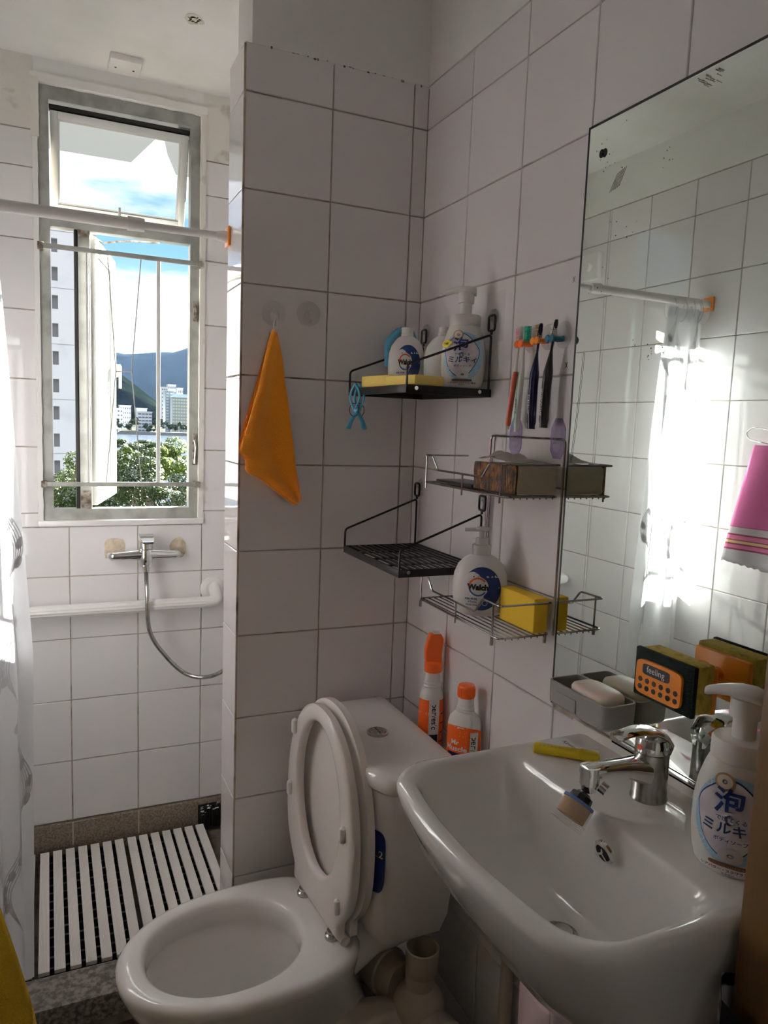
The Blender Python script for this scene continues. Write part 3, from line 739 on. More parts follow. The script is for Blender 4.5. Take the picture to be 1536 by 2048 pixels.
# grab bar
gb = thing('grab_bar', 'white ribbed grab bar along the shower wall below the mixer', 'grab bar', (-.6, .72, .86))
b = B(); n_ = 48; rings = []
for x in (-1.05, -.372):
    rings.append([Vector((x, .72+cos(2*pi*i/n_)*(.0178+.0012*(i % 4 < 2)), .876+sin(2*pi*i/n_)*(.0178+.0012*(i % 4 < 2)))) for i in range(n_)])
loft(b, rings); part('ribbed_rail', b, WHITEP, gb, ang=20)
part('elbow', tube(B(), fillet([(-.372, .72, .876), (-.332, .72, .876), (-.332, .778, .915)], .03, 8), .0185, 20), WHITEP, gb)
part('flange', cyl(B(), (-.335, .7855, .905), (-.335, .768, .905), .040, rings=[(0, .040), (.4, .039), (.7, .032), (1, .025)], n=32), WHITEP, gb)
part('elbow', tube(B(), fillet([(-1.05, .72, .876), (-1.075, .72, .876), (-1.075, .778, .89)], .02, 8), .0185, 20), WHITEP, gb)
# drain grate in the skirting
dg_ = thing('drain_grate', 'small dark slotted drain grate in the shower corner by the partition', 'drain', (-.34, .768, .07))
b = B(); box(b, (-.377, .766, .145), (-.303, .7735, .156), .001); box(b, (-.377, .766, .064), (-.303, .7735, .072), .001)
for i in range(9): box(b, (-.375+i*.0088, .767, .07), (-.371+i*.0088, .7735, .148))
box(b, (-.377, .768, .10), (-.303, .7735, .106)); part('slotted_grille', b, BLACKP, dg_)
part('backing', box(B(), (-.377, .7725, .064), (-.303, .7738, .156)), DARKG, dg_)
pb = B()
for i in range(16):
    x = -.375+random.random()*.06; z = .12+random.random()*.036; box(pb, (x, .7652, z), (x+random.uniform(.002, .012), .7662, z+random.uniform(.001, .006)))
part('paint_splashes', pb, PAINT, dg_, stuff=True)
# duckboard mats
def duck(x0, n, label, gaps=None):
    t = thing('duckboard_mat', label, 'bath mat', (x0+n*.0365/2, .47, .055), 'white slatted duckboard mats on the shower floor')
    cb = None; x = x0
    for i in range(n):
        b = B(); z0, z1 = .088, .098; rb = 9; ys = (.205, .752)
        prof = []
        for q in range(rb*2+1):
            prof.append((x+.0255*q/(rb*2), z1-(.0007 if q % 2 else 0)))
        prof = [(x, z0)]+prof+[(x+.0255, z0)]
        loft(b, [[Vector((px_, y, pz_)) for px_, pz_ in prof] for y in ys])
        part('slat', b, SLAT, t, ang=10)
        x += .0365
    for j in range(14):
        y = .225+j*.0395
        part('connector', box(B(), (x0+.004, y, .0555), (x0+n*.0365-.012, y+.008, .0878)), BLACKP, t)
duck(-1.088, 6, 'leftmost white slatted duckboard mat, half under the shower curtain')
duck(-.866, 7, 'middle white slatted duckboard mat on the shower floor')
duck(-.6085, 7, 'right-hand white slatted duckboard mat beside the partition')

# ---------------------------------------------------------------- toilet
TH0 = .066; TO = Vector((-.291, -.24, .406)); TF = Vector((-cos(TH0), -sin(TH0), 0)); TL = Vector((sin(TH0), -cos(TH0), 0)); ZU = Vector((0, 0, 1))
toi = thing('toilet', 'white close-coupled toilet with its seat and lid raised', 'toilet', (-.40, -.24, 0))
def tp_(s, t, z): return TO+TF*s+TL*t+ZU*(z-.406)
def egg(s0, sf, sb, w_, z, n=48, p=2.15):
    o = []
    for i in range(n):
        a = 2*pi*i/n; c_, s_ = cos(a), sin(a)
        r = abs(c_)**(2/p)*(1 if c_ >= 0 else -1)
        q = abs(s_)**(2/p)*(1 if s_ >= 0 else -1)
        o.append(tp_(s0+(sf if c_ >= 0 else sb)*r, w_*q, z))
    return o
def eggb(s0, sf, sb, w_, z, wb=None, n=48):
    """bowl outline whose back stays broad"""
    o = []
    for i in range(n):
        a = 2*pi*i/n; c_, s_ = cos(a), sin(a); p = 2.1 if c_ >= 0 else 3.2
        r = abs(c_)**(2/p)*(1 if c_ >= 0 else -1); q = abs(s_)**(2/p)*(1 if s_ >= 0 else -1)
        o.append(tp_(s0+(sf if c_ >= 0 else sb)*r, w_*q, z))
    return o
R_ = []
R_.append(eggb(.05, .16, .14, .095, 0.0)); R_.append(eggb(.05, .16, .14, .098, .06)); R_.append(eggb(.05, .17, .15, .10, .14))
R_.append(eggb(.08, .20, .17, .110, .21)); R_.append(eggb(.12, .255, .18, .138, .28)); R_.append(eggb(.155, .262, .195, .168, .345))
R_.append(eggb(.17, .262, .215, .181, .385)); R_.append(eggb(.17, .262, .217, .1815, .397)); R_.append(eggb(.17, .256, .212, .176, .4045)); R_.append(eggb(.17, .246, .203, .167, .407))
inn = [(.213, .176, .160, .140, .4065), (.213, .168, .152, .132, .402), (.213, .163, .148, .128, .392), (.213, .163, .148, .128, .360), (.213, .166, .151, .131, .350),
       (.205, .158, .145, .126, .335), (.19, .125, .125, .105, .27), (.17, .08, .09, .07, .20), (.16, .05, .06, .045, .165), (.15, .03, .035, .03, .15)]
for s0, sf, sb, w_, z in inn: R_.append(egg(s0, sf, sb, w_, z))
b = B(); loft(b, R_); part('bowl', b, PORC, toi, ang=60)
WATERM = pri('bowl_water', (.75, .78, .78), .02, trans=1, ior=1.33)
b = B(); b.faces.new([b.verts.new(p) for p in egg(.175, .088, .098, .078, .215)]); part('bowl_water', b, WATERM, toi)
# cistern
def dshape(x_back, x_side, x_front, y0, y1, z, n=18, br=.015):
    o = []
    yc, hw = (y0+y1)/2, (y1-y0)/2
    for i in range(n+1):
        t = -1+2*i/n; e_ = abs(t)**3.2; o.append(Vector((x_front+(x_side-x_front)*e_, yc+hw*sin(t*pi/2), z)))
    o += [Vector((x_back-br*.3, y1-.001, z)), Vector((x_back, y1-br, z)), Vector((x_back, yc, z)), Vector((x_back, y0+br, z)), Vector((x_back-br*.3, y0+.001, z))]
    return o
Yt0, Yt1 = -.453, -.032
b = B(); loft(b, [dshape(-.085, -.20, -.235, Yt0+.06, Yt1-.06, .415), dshape(-.083, -.205, -.255, Yt0+.035, Yt1-.035, .47), dshape(-.082, -.195, -.262, Yt0+.012, Yt1-.012, .62), dshape(-.082, -.195, -.265, Yt0+.008, Yt1-.008, .765)])
part('cistern', b, PORC, toi, ang=40)
b = B(); loft(b, [dshape(-.076, -.195, -.270, Yt0, Yt1, .763), dshape(-.074, -.198, -.276, Yt0-.003, Yt1+.003, .770), dshape(-.074, -.198, -.277, Yt0-.003, Yt1+.003, .787), dshape(-.076, -.195, -.272, Yt0+.002, Yt1-.002, .797), dshape(-.082, -.185, -.258, Yt0+.014, Yt1-.014, .801), dshape(-.10, -.16, -.22, Yt0+.06, Yt1-.06, .798)])
part('cistern_lid', b, PORC, toi, ang=50)
fb = part('flush_button', lathe(B(), [(.024, 0), (.024, .004), (.021, .0055), (.019, .004), (.018, .004), (.017, .006), (.0, .0065)], (-.178, -.235, .798), 28), CHROME_OLD, toi)
part('button_split', box(B(), (-.1785, -.251, .8042), (-.1775, -.219, .8050)), DARKG, fb)
nk = B(); loft(nk, [[Vector((x_, yc_+hw_*abs(cos(a))**.6*(1 if cos(a) > 0 else -1), zc_+hh_*abs(sin(a))**.6*(1 if sin(a) > 0 else -1))) for a in [2*pi*(i+.5)/28 for i in range(28)]] for x_, yc_, hw_, zc_, hh_ in ((-.33, -.243, .118, .345, .0595), (-.27, -.241, .112, .355, .056), (-.20, -.238, .100, .375, .042), (-.10, -.237, .100, .385, .033))]); part('bowl_neck', nk, PORC, toi, ang=60)
# small maker's mark on the lid
tb = text_bm('Kpvic', .011, shear=.3); part('lid_mark', bent(tb, lambda x, y: Vector((-.100-y*.4+x*.1, -.052-x, .8022))), INKB, toi)
# sticker on the cistern front
def ty(t): return (Yt0+Yt1)/2-(Yt1-Yt0)/2*t
def tank_xy(y, z):
    yc, hw = (Yt0+Yt1)/2, (Yt1-Yt0)/2-.010
    s = max(-1, min(1, (y-yc)/hw)); t = math.asin(s)*2/pi; e_ = abs(t)**3.2
    return -.2635+(-.195+.2635)*e_-.0012
so = ell(0, 0, .024, .065, 32, p=5)
so = [(x, y if y > 0 else y*(1-.10*(x/.024)**2*1.0)) for x, y in so]
st = part('sticker', bent(disc_bm(so, 4), lambda x, y: Vector((tank_xy(-.402-x, .6), -.402-x, .615+y))), INKNAVY, toi, label='dark blue water-saving sticker')
b = text_bm('2', .020); part('sticker_number', bent(b, lambda x, y: Vector((tank_xy(-.418-x, .6)-.0006, -.418-x, .633+y))), INKWHITE, st)
part('sticker_stripe', bent(disc_bm([(-.02, -.001), (.005, -.001), (.02, -.001), (.02, .001), (.005, .001), (-.02, .001)], 2), lambda x, y: Vector((tank_xy(-.402-x, .6)-.0005, -.402-x, .628+y-.1*x))), INKRED, st)
# hinges, seat, lid: upright
SO = .010
def up(s, t, d): return TO+TF*(SO+d)+TL*t+ZU*(.018+s)
for t in (-.078, .078):
    h = part('hinge_post', lathe(B(), [(.016, 0), (.016, .008), (.013, .011), (.012, .011), (.012, .017), (.0, .018)], tp_(0.016, t, .407), 20), CHROME_OLD, toi)
def seat_ring(s0, L_, w_, zed, n=64, corner=True):
    o = []
    for i in range(n):
        a = 2*pi*i/n; c_, s_ = cos(a), sin(a)
        if s_ >= 0: y = s0+(L_-s0)*abs(s_)**(2/2.1); x = w_*abs(c_)**(2/2.2)*(1 if c_ >= 0 else -1)
        else: y = s0-s0*abs(s_)**(2/2.6); x = w_*abs(c_)**(2/2.0)*(1 if c_ >= 0 else -1)
        if corner and y < .07: x = math.copysign(max(abs(x), .118*(1 if y > -.01 else 0)) if abs(c_) > .12 else abs(x)*1.0, c_) if abs(c_) > .12 else x
        o.append((y, x))
    return o
def plate(outer, inner, d0, d1, bev=.004):
    b = B(); k = len(outer)
    def rr_(pts, d, ins):
        cy = sum(p[0] for p in pts)/k; res = []
        for p in pts:
            v = Vector((p[0]-cy, p[1])); l_ = v.length; v = v*(1-ins/max(l_, .01)); res.append(up(v.x+cy, v.y, d))
        return res
    rings = []
    if inner:
        seq = [(outer, d0, 0.0), (outer, d0, .002), (inner, d0, -.004), (inner, (d0+d1)/2, 0), (inner, d1-.006, -.0), (inner, d1-.001, -.005), (inner, d1-.0, -.010), (outer, d1, .014), (outer, d1-.002, .006), (outer, d1-.007, 0), (outer, d0, 0)]
        rings = [rr_(*s) for s in seq]; loft(b, rings, cap0=False, cap1=False)
    else:
        seq = [(outer, d0, .010), (outer, d0+.003, 0), (outer, d1-.002, 0), (outer, d1, .006)]
        loft(b, [rr_(*s) for s in seq])
    return b
outer = seat_ring(.20, .450, .176, 0); inner = [(.252+.165*sin(2*pi*i/64)*(1.0), .113*cos(2*pi*i/64)) for i in range(64)]
b = plate(outer, inner, -.002, .018); bmesh.ops.remove_doubles(b, verts=b.verts, dist=1e-5)
seat = part('seat', b, SEATP, toi, ang=50)
for s_, t_ in ((.365, -.125), (.21, -.146), (.245, .143), (.085, .128)):
    part('bumper', cyl(B(), up(s_-.014, t_*.985, .021), up(s_+.014, t_*.985, .021), .0075, n=12, rings=[(-.15, .002), (0, .0065), (.2, .0075), (.8, .0075), (1, .0065), (1.15, .002)]), WHITEP, seat)
lo_ = seat_ring(.20, .458, .181, 0)
part('seat_lid', plate(lo_, None, -.034, -.014), SEATP, toi, ang=50)
hb = B(); tube(hb, [up(-.002, -.120, -.004), up(-.002, .120, -.004)], .011, 14); part('hinge_bar', hb, SEATP, toi)
part('hinge_button', tube(B(), [up(-.002, -.018, -.004), up(-.002, .018, -.004)], .0122, 14), SEATP, toi)
# ledge behind the cistern and the cleaners on it
single('pipe_ledge', box(B(), (-.066, -.50, .66), (.0035, -.10, .70), .003), PAINT, 'narrow white ledge between cistern and tiled wall', 'ledge')
def cleaner(x, y, kind, label, rz):
    t = thing('cleaner_bottle', label, 'bottle', (0, 0, 0))
    prof = [(.030, 0), (.0345, .006), (.036, .02), (.036, .11), (.0350, .148), (.031, .163), (.022, .173), (.0195, .175), (.0195, .178), (.0180, .179), (.0185, .184), (.0165, .186), (.0175, .191), (.0160, .193), (.0165, .199), (.0165, .206), (.015, .207)]
    if kind == 'spray': prof = [(.026, 0), (.029, .006), (.031, .02), (.031, .12), (.029, .158), (.0250, .172), (.022, .177), (.0225, .179), (.0205, .182), (.0215, .187), (.0195, .190), (.0205, .196), (.019, .199), (.0185, .21), (.0165, .215)]
    if kind != 'spray': sx, sy = 1.05, .72
    else: sx, sy = .92, .80
    part('bottle_body', lathe(B(), prof, (0, 0, 0), 32, sx, sy), WHITEP, t)
    def surf(u, v):
        r = None
        for (r0, z0), (r1, z1) in zip(prof, prof[1:]):
            if z0 <= v <= z1 and z1 > z0: r = r0+(r1-r0)*(v-z0)/(z1-z0)
        r = r or prof[-1][0]; a = u/(r*.9); return Vector((sin(a)*r*sx*1.012, -cos(a)*r*sy*1.012, v))
    def lab(u0, u1, v0, v1, m, nm, off=0, parent=t, nn=14):
        b = B(); g = [[b.verts.new(surf(u0+(u1-u0)*i/nn, v0+(v1(u0+(u1-u0)*i/nn) if callable(v1) else v1)*j/6-v0*j/6)) for i in range(nn+1)] for j in range(7)]
        for j in range(6):
            for i in range(nn): b.faces.new((g[j][i], g[j][i+1], g[j+1][i+1], g[j+1][i]))
        for v in b.verts: v.co.x *= 1+off; v.co.y *= 1+off
        return part(nm, b, m, parent)
    lb = lab(-.048, .048, .008, (lambda u: .150-4.0*u*u) if kind != 'spray' else (lambda u: .150), INKORANGE, 'label')
    def txt(s, size, u, v, m, nm, rot=0, off=.006, bold=0):
        b = text_bm(s, size, off=bold)
        if rot: bmesh.ops.rotate(b, verts=b.verts, matrix=Matrix.Rotation(rot, 3, 'Z'))
        bent(b, lambda x, y: surf(u+x, v+y))
        for q in b.verts: q.co.x *= 1+off; q.co.y *= 1+off
        part(nm, b, m, lb)
    if kind != 'spray':
        lab(.018, .036, .008, .140, INKWHITE, 'side_panel', .004, lb); txt('pervesic', .019, .027, .100, INKB, 'side_text', rot=-pi/2, bold=.0003)
        txt('Mr', .014, -.010, .114, INKWHITE, 'name_text', bold=.0005); txt('Muscle', .0155, -.008, .101, INKWHITE, 'name_text', bold=.0005); lab(-.026, .008, .076, .092, INKNAVY, 'name_patch', .004, lb)
        db = B()
        for i in range(60):
            u, v = .004+random.gauss(0, .006), random.uniform(.03, .14); p = surf(u, v); s_ = random.uniform(.0004, .001)
            vs = [db.verts.new(q*1.0) for q in (surf(u-s_, v), surf(u, v-s_), surf(u+s_, v), surf(u, v+s_))]; db.faces.new(vs)
        for q in db.verts: q.co.x *= 1.006; q.co.y *= 1.006
        part('bubble_dots', db, INKYEL, lb, stuff=True)
        cp = B(); lathe(cp, [(.0178, .207), (.0182, .209), (.0182, .229), (.0168, .233), (.0, .234)], (0, 0, 0), 24); part('cap', cp, ORANGE, t, ang=20)
        rb = B()
        for i in range(24):
            a = 2*pi*i/24; cyl(rb, (cos(a)*.0182, sin(a)*.0182, .210), (cos(a)*.0182, sin(a)*.0182, .228), .0009, n=5)
        part('cap_ribs', rb, ORANGE, t, stuff=True)
    else:
        lab(-.010, .014, .008, .150, INKWHITE, 'side_panel', .004, lb); txt('pervesic', .018, .002, .112, INKB, 'side_text', rot=-pi/2, bold=.0003)
        lab(-.008, .012, .030, .070, INKB, 'barcode', .008, lb)
        for q in range(4): lab(.018, .040, .05+q*.022, .0525+q*.022, INKB, 'swirl_line', .006, lb)
        part('collar', lathe(B(), [(.0195, .212), (.0205, .215), (.0205, .235), (.018, .238), (.0, .2385)], (0, 0, 0), 24), ORANGE, t, ang=25)
        h = B(); prism(h, [(-.0195, .237), (.018, .237), (.017, .255), (.020, .290), (.013, .302), (-.012, .300), (-.017, .283), (-.021, .262)], 1, -.0125, .0125, bev=.003)
        part('trigger_head', h, ORANGE, t); part('nozzle_cap', box(B(), (-.004, -.010, .3005), (.012, .010, .3035), .001), WHITEP, t)
    t.location = (x, y, .70); t.rotation_euler = (0, 0, rz); return t
cleaner(-.030, -.203, 'spray', 'white cleaner bottle with an orange trigger head behind the cistern', radians(-15))
cleaner(-.0325, -.357, 'cap', 'white cleaner bottle with an orange screw cap and orange label, nearer the basin', radians(-50))
# waste pipes
wp_ = thing('waste_pipe', 'ivory plastic waste pipes and branch beside the toilet foot', 'pipe', (-.12, -.38, 0))
b = B(); tube(b, [(-.40, -.30, .195), (-.28, -.335, .205), (-.16, -.375, .215)], .050, 24); part('main_pipe', b, PVC, wp_)
part('coupling', cyl(B(), (-.305, -.328, .203), (-.262, -.341, .206), .059, n=28, rings=[(0, .056), (.1, .059), (.9, .059), (1, .056)]), PVC, wp_)
part('tee_body', lathe(B(), [(.0, .10), (.050, .105), (.056, .13), (.056, .255), (.050, .275), (.036, .295), (.031, .30), (.031, .33)], (-.128, -.386, 0), 28), PVC, wp_)
part('open_socket', lathe(B(), [(.030, .325), (.0345, .332), (.0355, .384), (.0335, .386), (.0305, .384), (.029, .338), (.0, .338)], (-.125, -.387, 0), 28), PVC, wp_)
part('corrugated_bend', cyl(B(), (-.185, -.175, .245), (-.135, -.33, .262), .046, n=28, rings=[(i/14, .048 if i % 2 else .045) for i in range(8)]+[(.62, .052), (.70, .052), (.72, .047), (1, .047)]), PVC, wp_)
part('side_pipe', cyl(B(), (-.125, -.40, .215), (-.095, -.56, .225), .046, n=28, rings=[(0, .046), (.25, .052), (.45, .052), (.47, .047), (.6, .047), (.62, .036), (1, .034)]), PVC, wp_)
part('reducer', cyl(B(), (-.095, -.55, .225), (-.085, -.615, .227), .022, n=20), PVC, wp_)

# ---------------------------------------------------------------- basin
bas = thing('wash_basin', 'white wall-hung wash basin with a deep bowl under the mirror', 'basin', (-.19, -.913, .72))
def rrect(x0, x1, y0, y1, z, rb, rf, bow=0, ns=10, nc=7, sl=0):
    """x0 = wall side, x1 = room side (smaller), y0 > y1; rounded corners, same count always"""
    P = []
    def side(a, b_, n): return [(a[0]+(b_[0]-a[0])*i/n, a[1]+(b_[1]-a[1])*i/n) for i in range(n)]
    def arc(cx, cy, r, a0, a1): return [(cx+r*cos(a0+(a1-a0)*i/nc), cy+r*sin(a0+(a1-a0)*i/nc)) for i in range(nc)]
    P += side((x0-rb, y0), (x1+rf, y0), ns)                      # left side going into the room
    P += arc(x1+rf, y0-rf, rf, pi/2, pi)
    P += side((x1, y0-rf), (x1, y1+rf), ns)
    P += arc(x1+rf, y1+rf, rf, pi, 3*pi/2)
    P += side((x1+rf, y1), (x0-rb, y1), ns)
    P += arc(x0-rb, y1+rb, rb, 3*pi/2, 2*pi)
    P += side((x0, y1+rb), (x0, y0-rb), ns)
    P += arc(x0-rb, y0-rb, rb, 0, pi/2)
    yc, hw = (y0+y1)/2, (y0-y1)/2; xm = (x0+x1)/2
    o = []
    for x, y in P:
        if x < xm: x -= bow*(1-((y-yc)/hw)**2)*min(1, (xm-x)/(xm-x1))
        o.append(Vector((x, y, z)))
    return o
D0 = .960
R_ = [rrect(.0, -.20, -.79, -1.04, .70, .02, .08), rrect(.0, -.235, -.765, -1.06, .735, .02, .10), rrect(.0, -.30, -.725, -1.10, .80, .02, .10, .01), rrect(.0, -.340, -.700, -1.125, .87, .015, .08, .018), rrect(.0, -.358, -.690, -1.136, .92, .012, .065, .024), rrect(.0, -.366, -.687, -1.139, .945, .012, .06, .026), rrect(.0, -.366, -.687, -1.139, .954, .012, .06, .026),
      rrect(-.002, -.362, -.690, -1.136, .9595, .012, .058, .026), rrect(-.006, -.356, -.695, -1.131, .9615, .012, .055, .026),
      rrect(-.155, -.346, -.706, -1.121, .9605, .035, .05, .026), rrect(-.159, -.342, -.710, -1.117, .957, .035, .05, .026), rrect(-.163, -.337, -.716, -1.112, .948, .038, .05, .025),
      rrect(-.168, -.322, -.735, -1.098, .90, .045, .06, .022), rrect(-.175, -.302, -.762, -1.075, .860, .05, .058, .018), rrect(-.185, -.280, -.80, -1.04, .834, .045, .045, .012), rrect(-.198, -.258, -.87, -.985, .822, .028, .028, .004), rrect(-.212, -.246, -.913, -.958, .819, .016, .016)]
b = B(); loft(b, R_); part('basin_bowl', b, PORC, bas, ang=85)
part('caulk', rough_bar((-.006, -1.13, .958), (.0, -.665, .977), 1, .003), PAINT_OLD, bas)
ov = part('overflow_ring', cyl(B(), (-.171, -.945, .928), (-.1765, -.945, .926), .0165, n=32, rings=[(0, .0165), (.6, .0165), (1, .014)]), CHROME, bas)
part('overflow_hole', cyl(B(), (-.1765, -.945, .926), (-.1772, -.945, .9258), .0115, n=24), DARKG, ov)
sp = B()
for a in (90, 210, 330): cyl(sp, (-.1778, -.945, .926), (-.1778, -.945+cos(radians(a))*.012, .926+sin(radians(a))*.012), .0016, n=6)
part('overflow_spokes', sp, CHROME, ov)
dr = part('drain', lathe(B(), [(.024, 0), (.024, .0025), (.020, .0035), (.017, .002), (.0, .002)], (-.229, -.935, .8185), 28), CHROME_OLD, bas)
part('drain_plug', lathe(B(), [(.0135, .002), (.0135, .007), (.012, .0085), (.0, .0085)], (-.227, -.937, .8185), 24), CHROME_OLD, dr)
tb = text_bm('Kpvic', .013, shear=.35, off=.0002); part('basin_mark', bent(tb, lambda x, y: Vector((-.058+y*.8, -.722-x*1.0, .9618))), INKB, bas)
part('drain_pipe', tube(B(), [(-.12, -.93, .71), (-.12, -.93, .45), (-.05, -.93, .38), (.0, -.93, .38)], .02, 14), PVC, bas)
# wall pipe under basin
pp = single('supply_pipe', tube(B(), [(-.022, -.545, .0), (-.022, -.545, .78)], .013, 14), PVC, 'pale upright pipe on the wall under the basin, left end', 'pipe')
pp = single('supply_pipe', tube(B(), [(-.022, -.62, .0), (-.022, -.62, .78)], .009, 14), PVC, 'thinner pale upright pipe nearer the middle of the basin', 'pipe')
# faucet
FX, FY_ = -.061, -.902
fa = thing('basin_tap', 'chrome single-lever tap standing on the basin deck', 'tap', (FX, FY_, D0))
b = B(); lathe(b, [(.0255, .001), (.0255, .003), (.0242, .006), (.0236, .045), (.0238, .060), (.0238, .069), (.0225, .0705)], (FX, FY_, D0), 36); part('tap_body', b, CHROME_OLD, fa)
b = B(); lathe(b, [(.0226, .0700), (.0232, .072), (.0232, .082), (.021, .089), (.015, .093), (.0, .0945)], (FX, FY_, D0), 36); part('cartridge_cap', b, CHROME, fa)
b = B(); rings = []
for x, w2, zc, h2 in ((-.066, .021, .040, .024), (-.085, .0185, .046, .019), (-.11, .0150, .052, .013), (-.14, .0130, .0555, .0105), (-.165, .0130, .0565, .0095), (-.178, .0115, .0565, .0085)):
    rings.append([Vector((x, FY_+(w2*cos(a))*1, D0+zc+h2*(abs(sin(a))**.6)*(1 if sin(a) >= 0 else -1))) for a in [2*pi*i/20 for i in range(20)]])
loft(b, rings); part('spout', b, CHROME, fa)
b = B(); cyl(b, (-.169, FY_, D0+.064), (-.169, FY_, D0+.040), .0135, .0135, 24); part('spout_end', b, CHROME, fa)
b = B(); cyl(b, (-.169, FY_, D0+.041), (-.169, FY_, D0+.030), .0120, .0105, 24); cyl(b, (-.160, FY_-.012, D0+.040), (-.156, FY_-.020, D0+.036), .008, n=16); part('swivel_joint', b, CHROME, fa)
b = B(); rings = []
for x, w2, zc, h2 in ((.023, .013, .066, .006), (.021, .0195, .080, .008), (.009, .0225, .093, .0075), (-.008, .021, .100, .006), (-.030, .0165, .1030, .0045), (-.052, .0130, .1015, .004), (-.066, .0125, .0985, .004), (-.070, .009, .0965, .003)):
    rings.append([Vector((FX+x, FY_+w2*cos(a), D0+zc+h2*sin(a))) for a in [2*pi*i/20 for i in range(20)]])
loft(b, rings); part('lever', b, CHROME, fa)
part('temperature_dot', cyl(B(), (FX-.0225, FY_, D0+.078), (FX-.0236, FY_, D0+.078), .004, n=14), INKRED, fa)
# filter hanging from the swivel
fl_ = thing('tap_filter', 'clear cylindrical tap filter with a tan core hanging from the spout', 'filter', (-.185, -.903, .955))
d0, d1 = Vector((-.171, FY_, D0+.034)), Vector((-.206, FY_-.004, D0-.006)); ax = (d1-d0).normalized()
def fp(t): return d0+ax*t
part('stem', cyl(B(), fp(-.002), fp(.012), .0045, n=14), CHROME, fl_)
part('black_collar', cyl(B(), fp(.008), fp(.021), .0125, n=10, rings=[(0, .008), (.25, .0115), (.3, .0145), (.8, .0155), (1, .0155)]), BLACKP, fl_)
part('blue_seal', cyl(B(), fp(.021), fp(.0245), .0215, n=28), INKBLUE, fl_)
part('clear_shell', cyl(B(), fp(.0205), fp(.056), .0192, n=28, rings=[(0, .0215), (.1, .0225), (1, .0230)]), CLEARP, fl_)
part('filter_core', cyl(B(), fp(.0248), fp(.046), .0195, n=28), pri('tan_filter_felt', (.40, .24, .11), .95, bump=(200, .5, .001)), fl_)
tb = B()
for i in range(4): tube(tb, [fp(.047+i*.0024)+(Vector(frame_of(ax)[0])*cos(a)+Vector(frame_of(ax)[1])*sin(a))*.0233 for a in [2*pi*j/28 for j in range(28)]], .0007, 5, closed=True)
part('screw_threads', tb, CLEARP, fl_)
# yellow clear case
b = B(); MC = Matrix.Translation((-.093, -.758, .9625)) @ Matrix.Rotation(radians(-41), 4, 'Z')
case = thing('comb_case', 'translucent yellow plastic toothbrush case lying on the basin deck', 'case', (-.093, -.758, .9625))
box(b, (-.050, -.0105, .0005), (.050, .0105, .013), .004, 3, M=MC); part('case_body', b, YELP, case)
b = B()
for i in range(14): box(b, (-.040+i*.006, -.004, .0128), (-.038+i*.006, .004, .0138), M=MC)
part('case_ribs', b, YELP, case)
b = B(); box(b, (.020, -.0112, 0), (.0515, .0112, .0137), .004, 3, M=MC); part('case_cap', b, YELP, case)

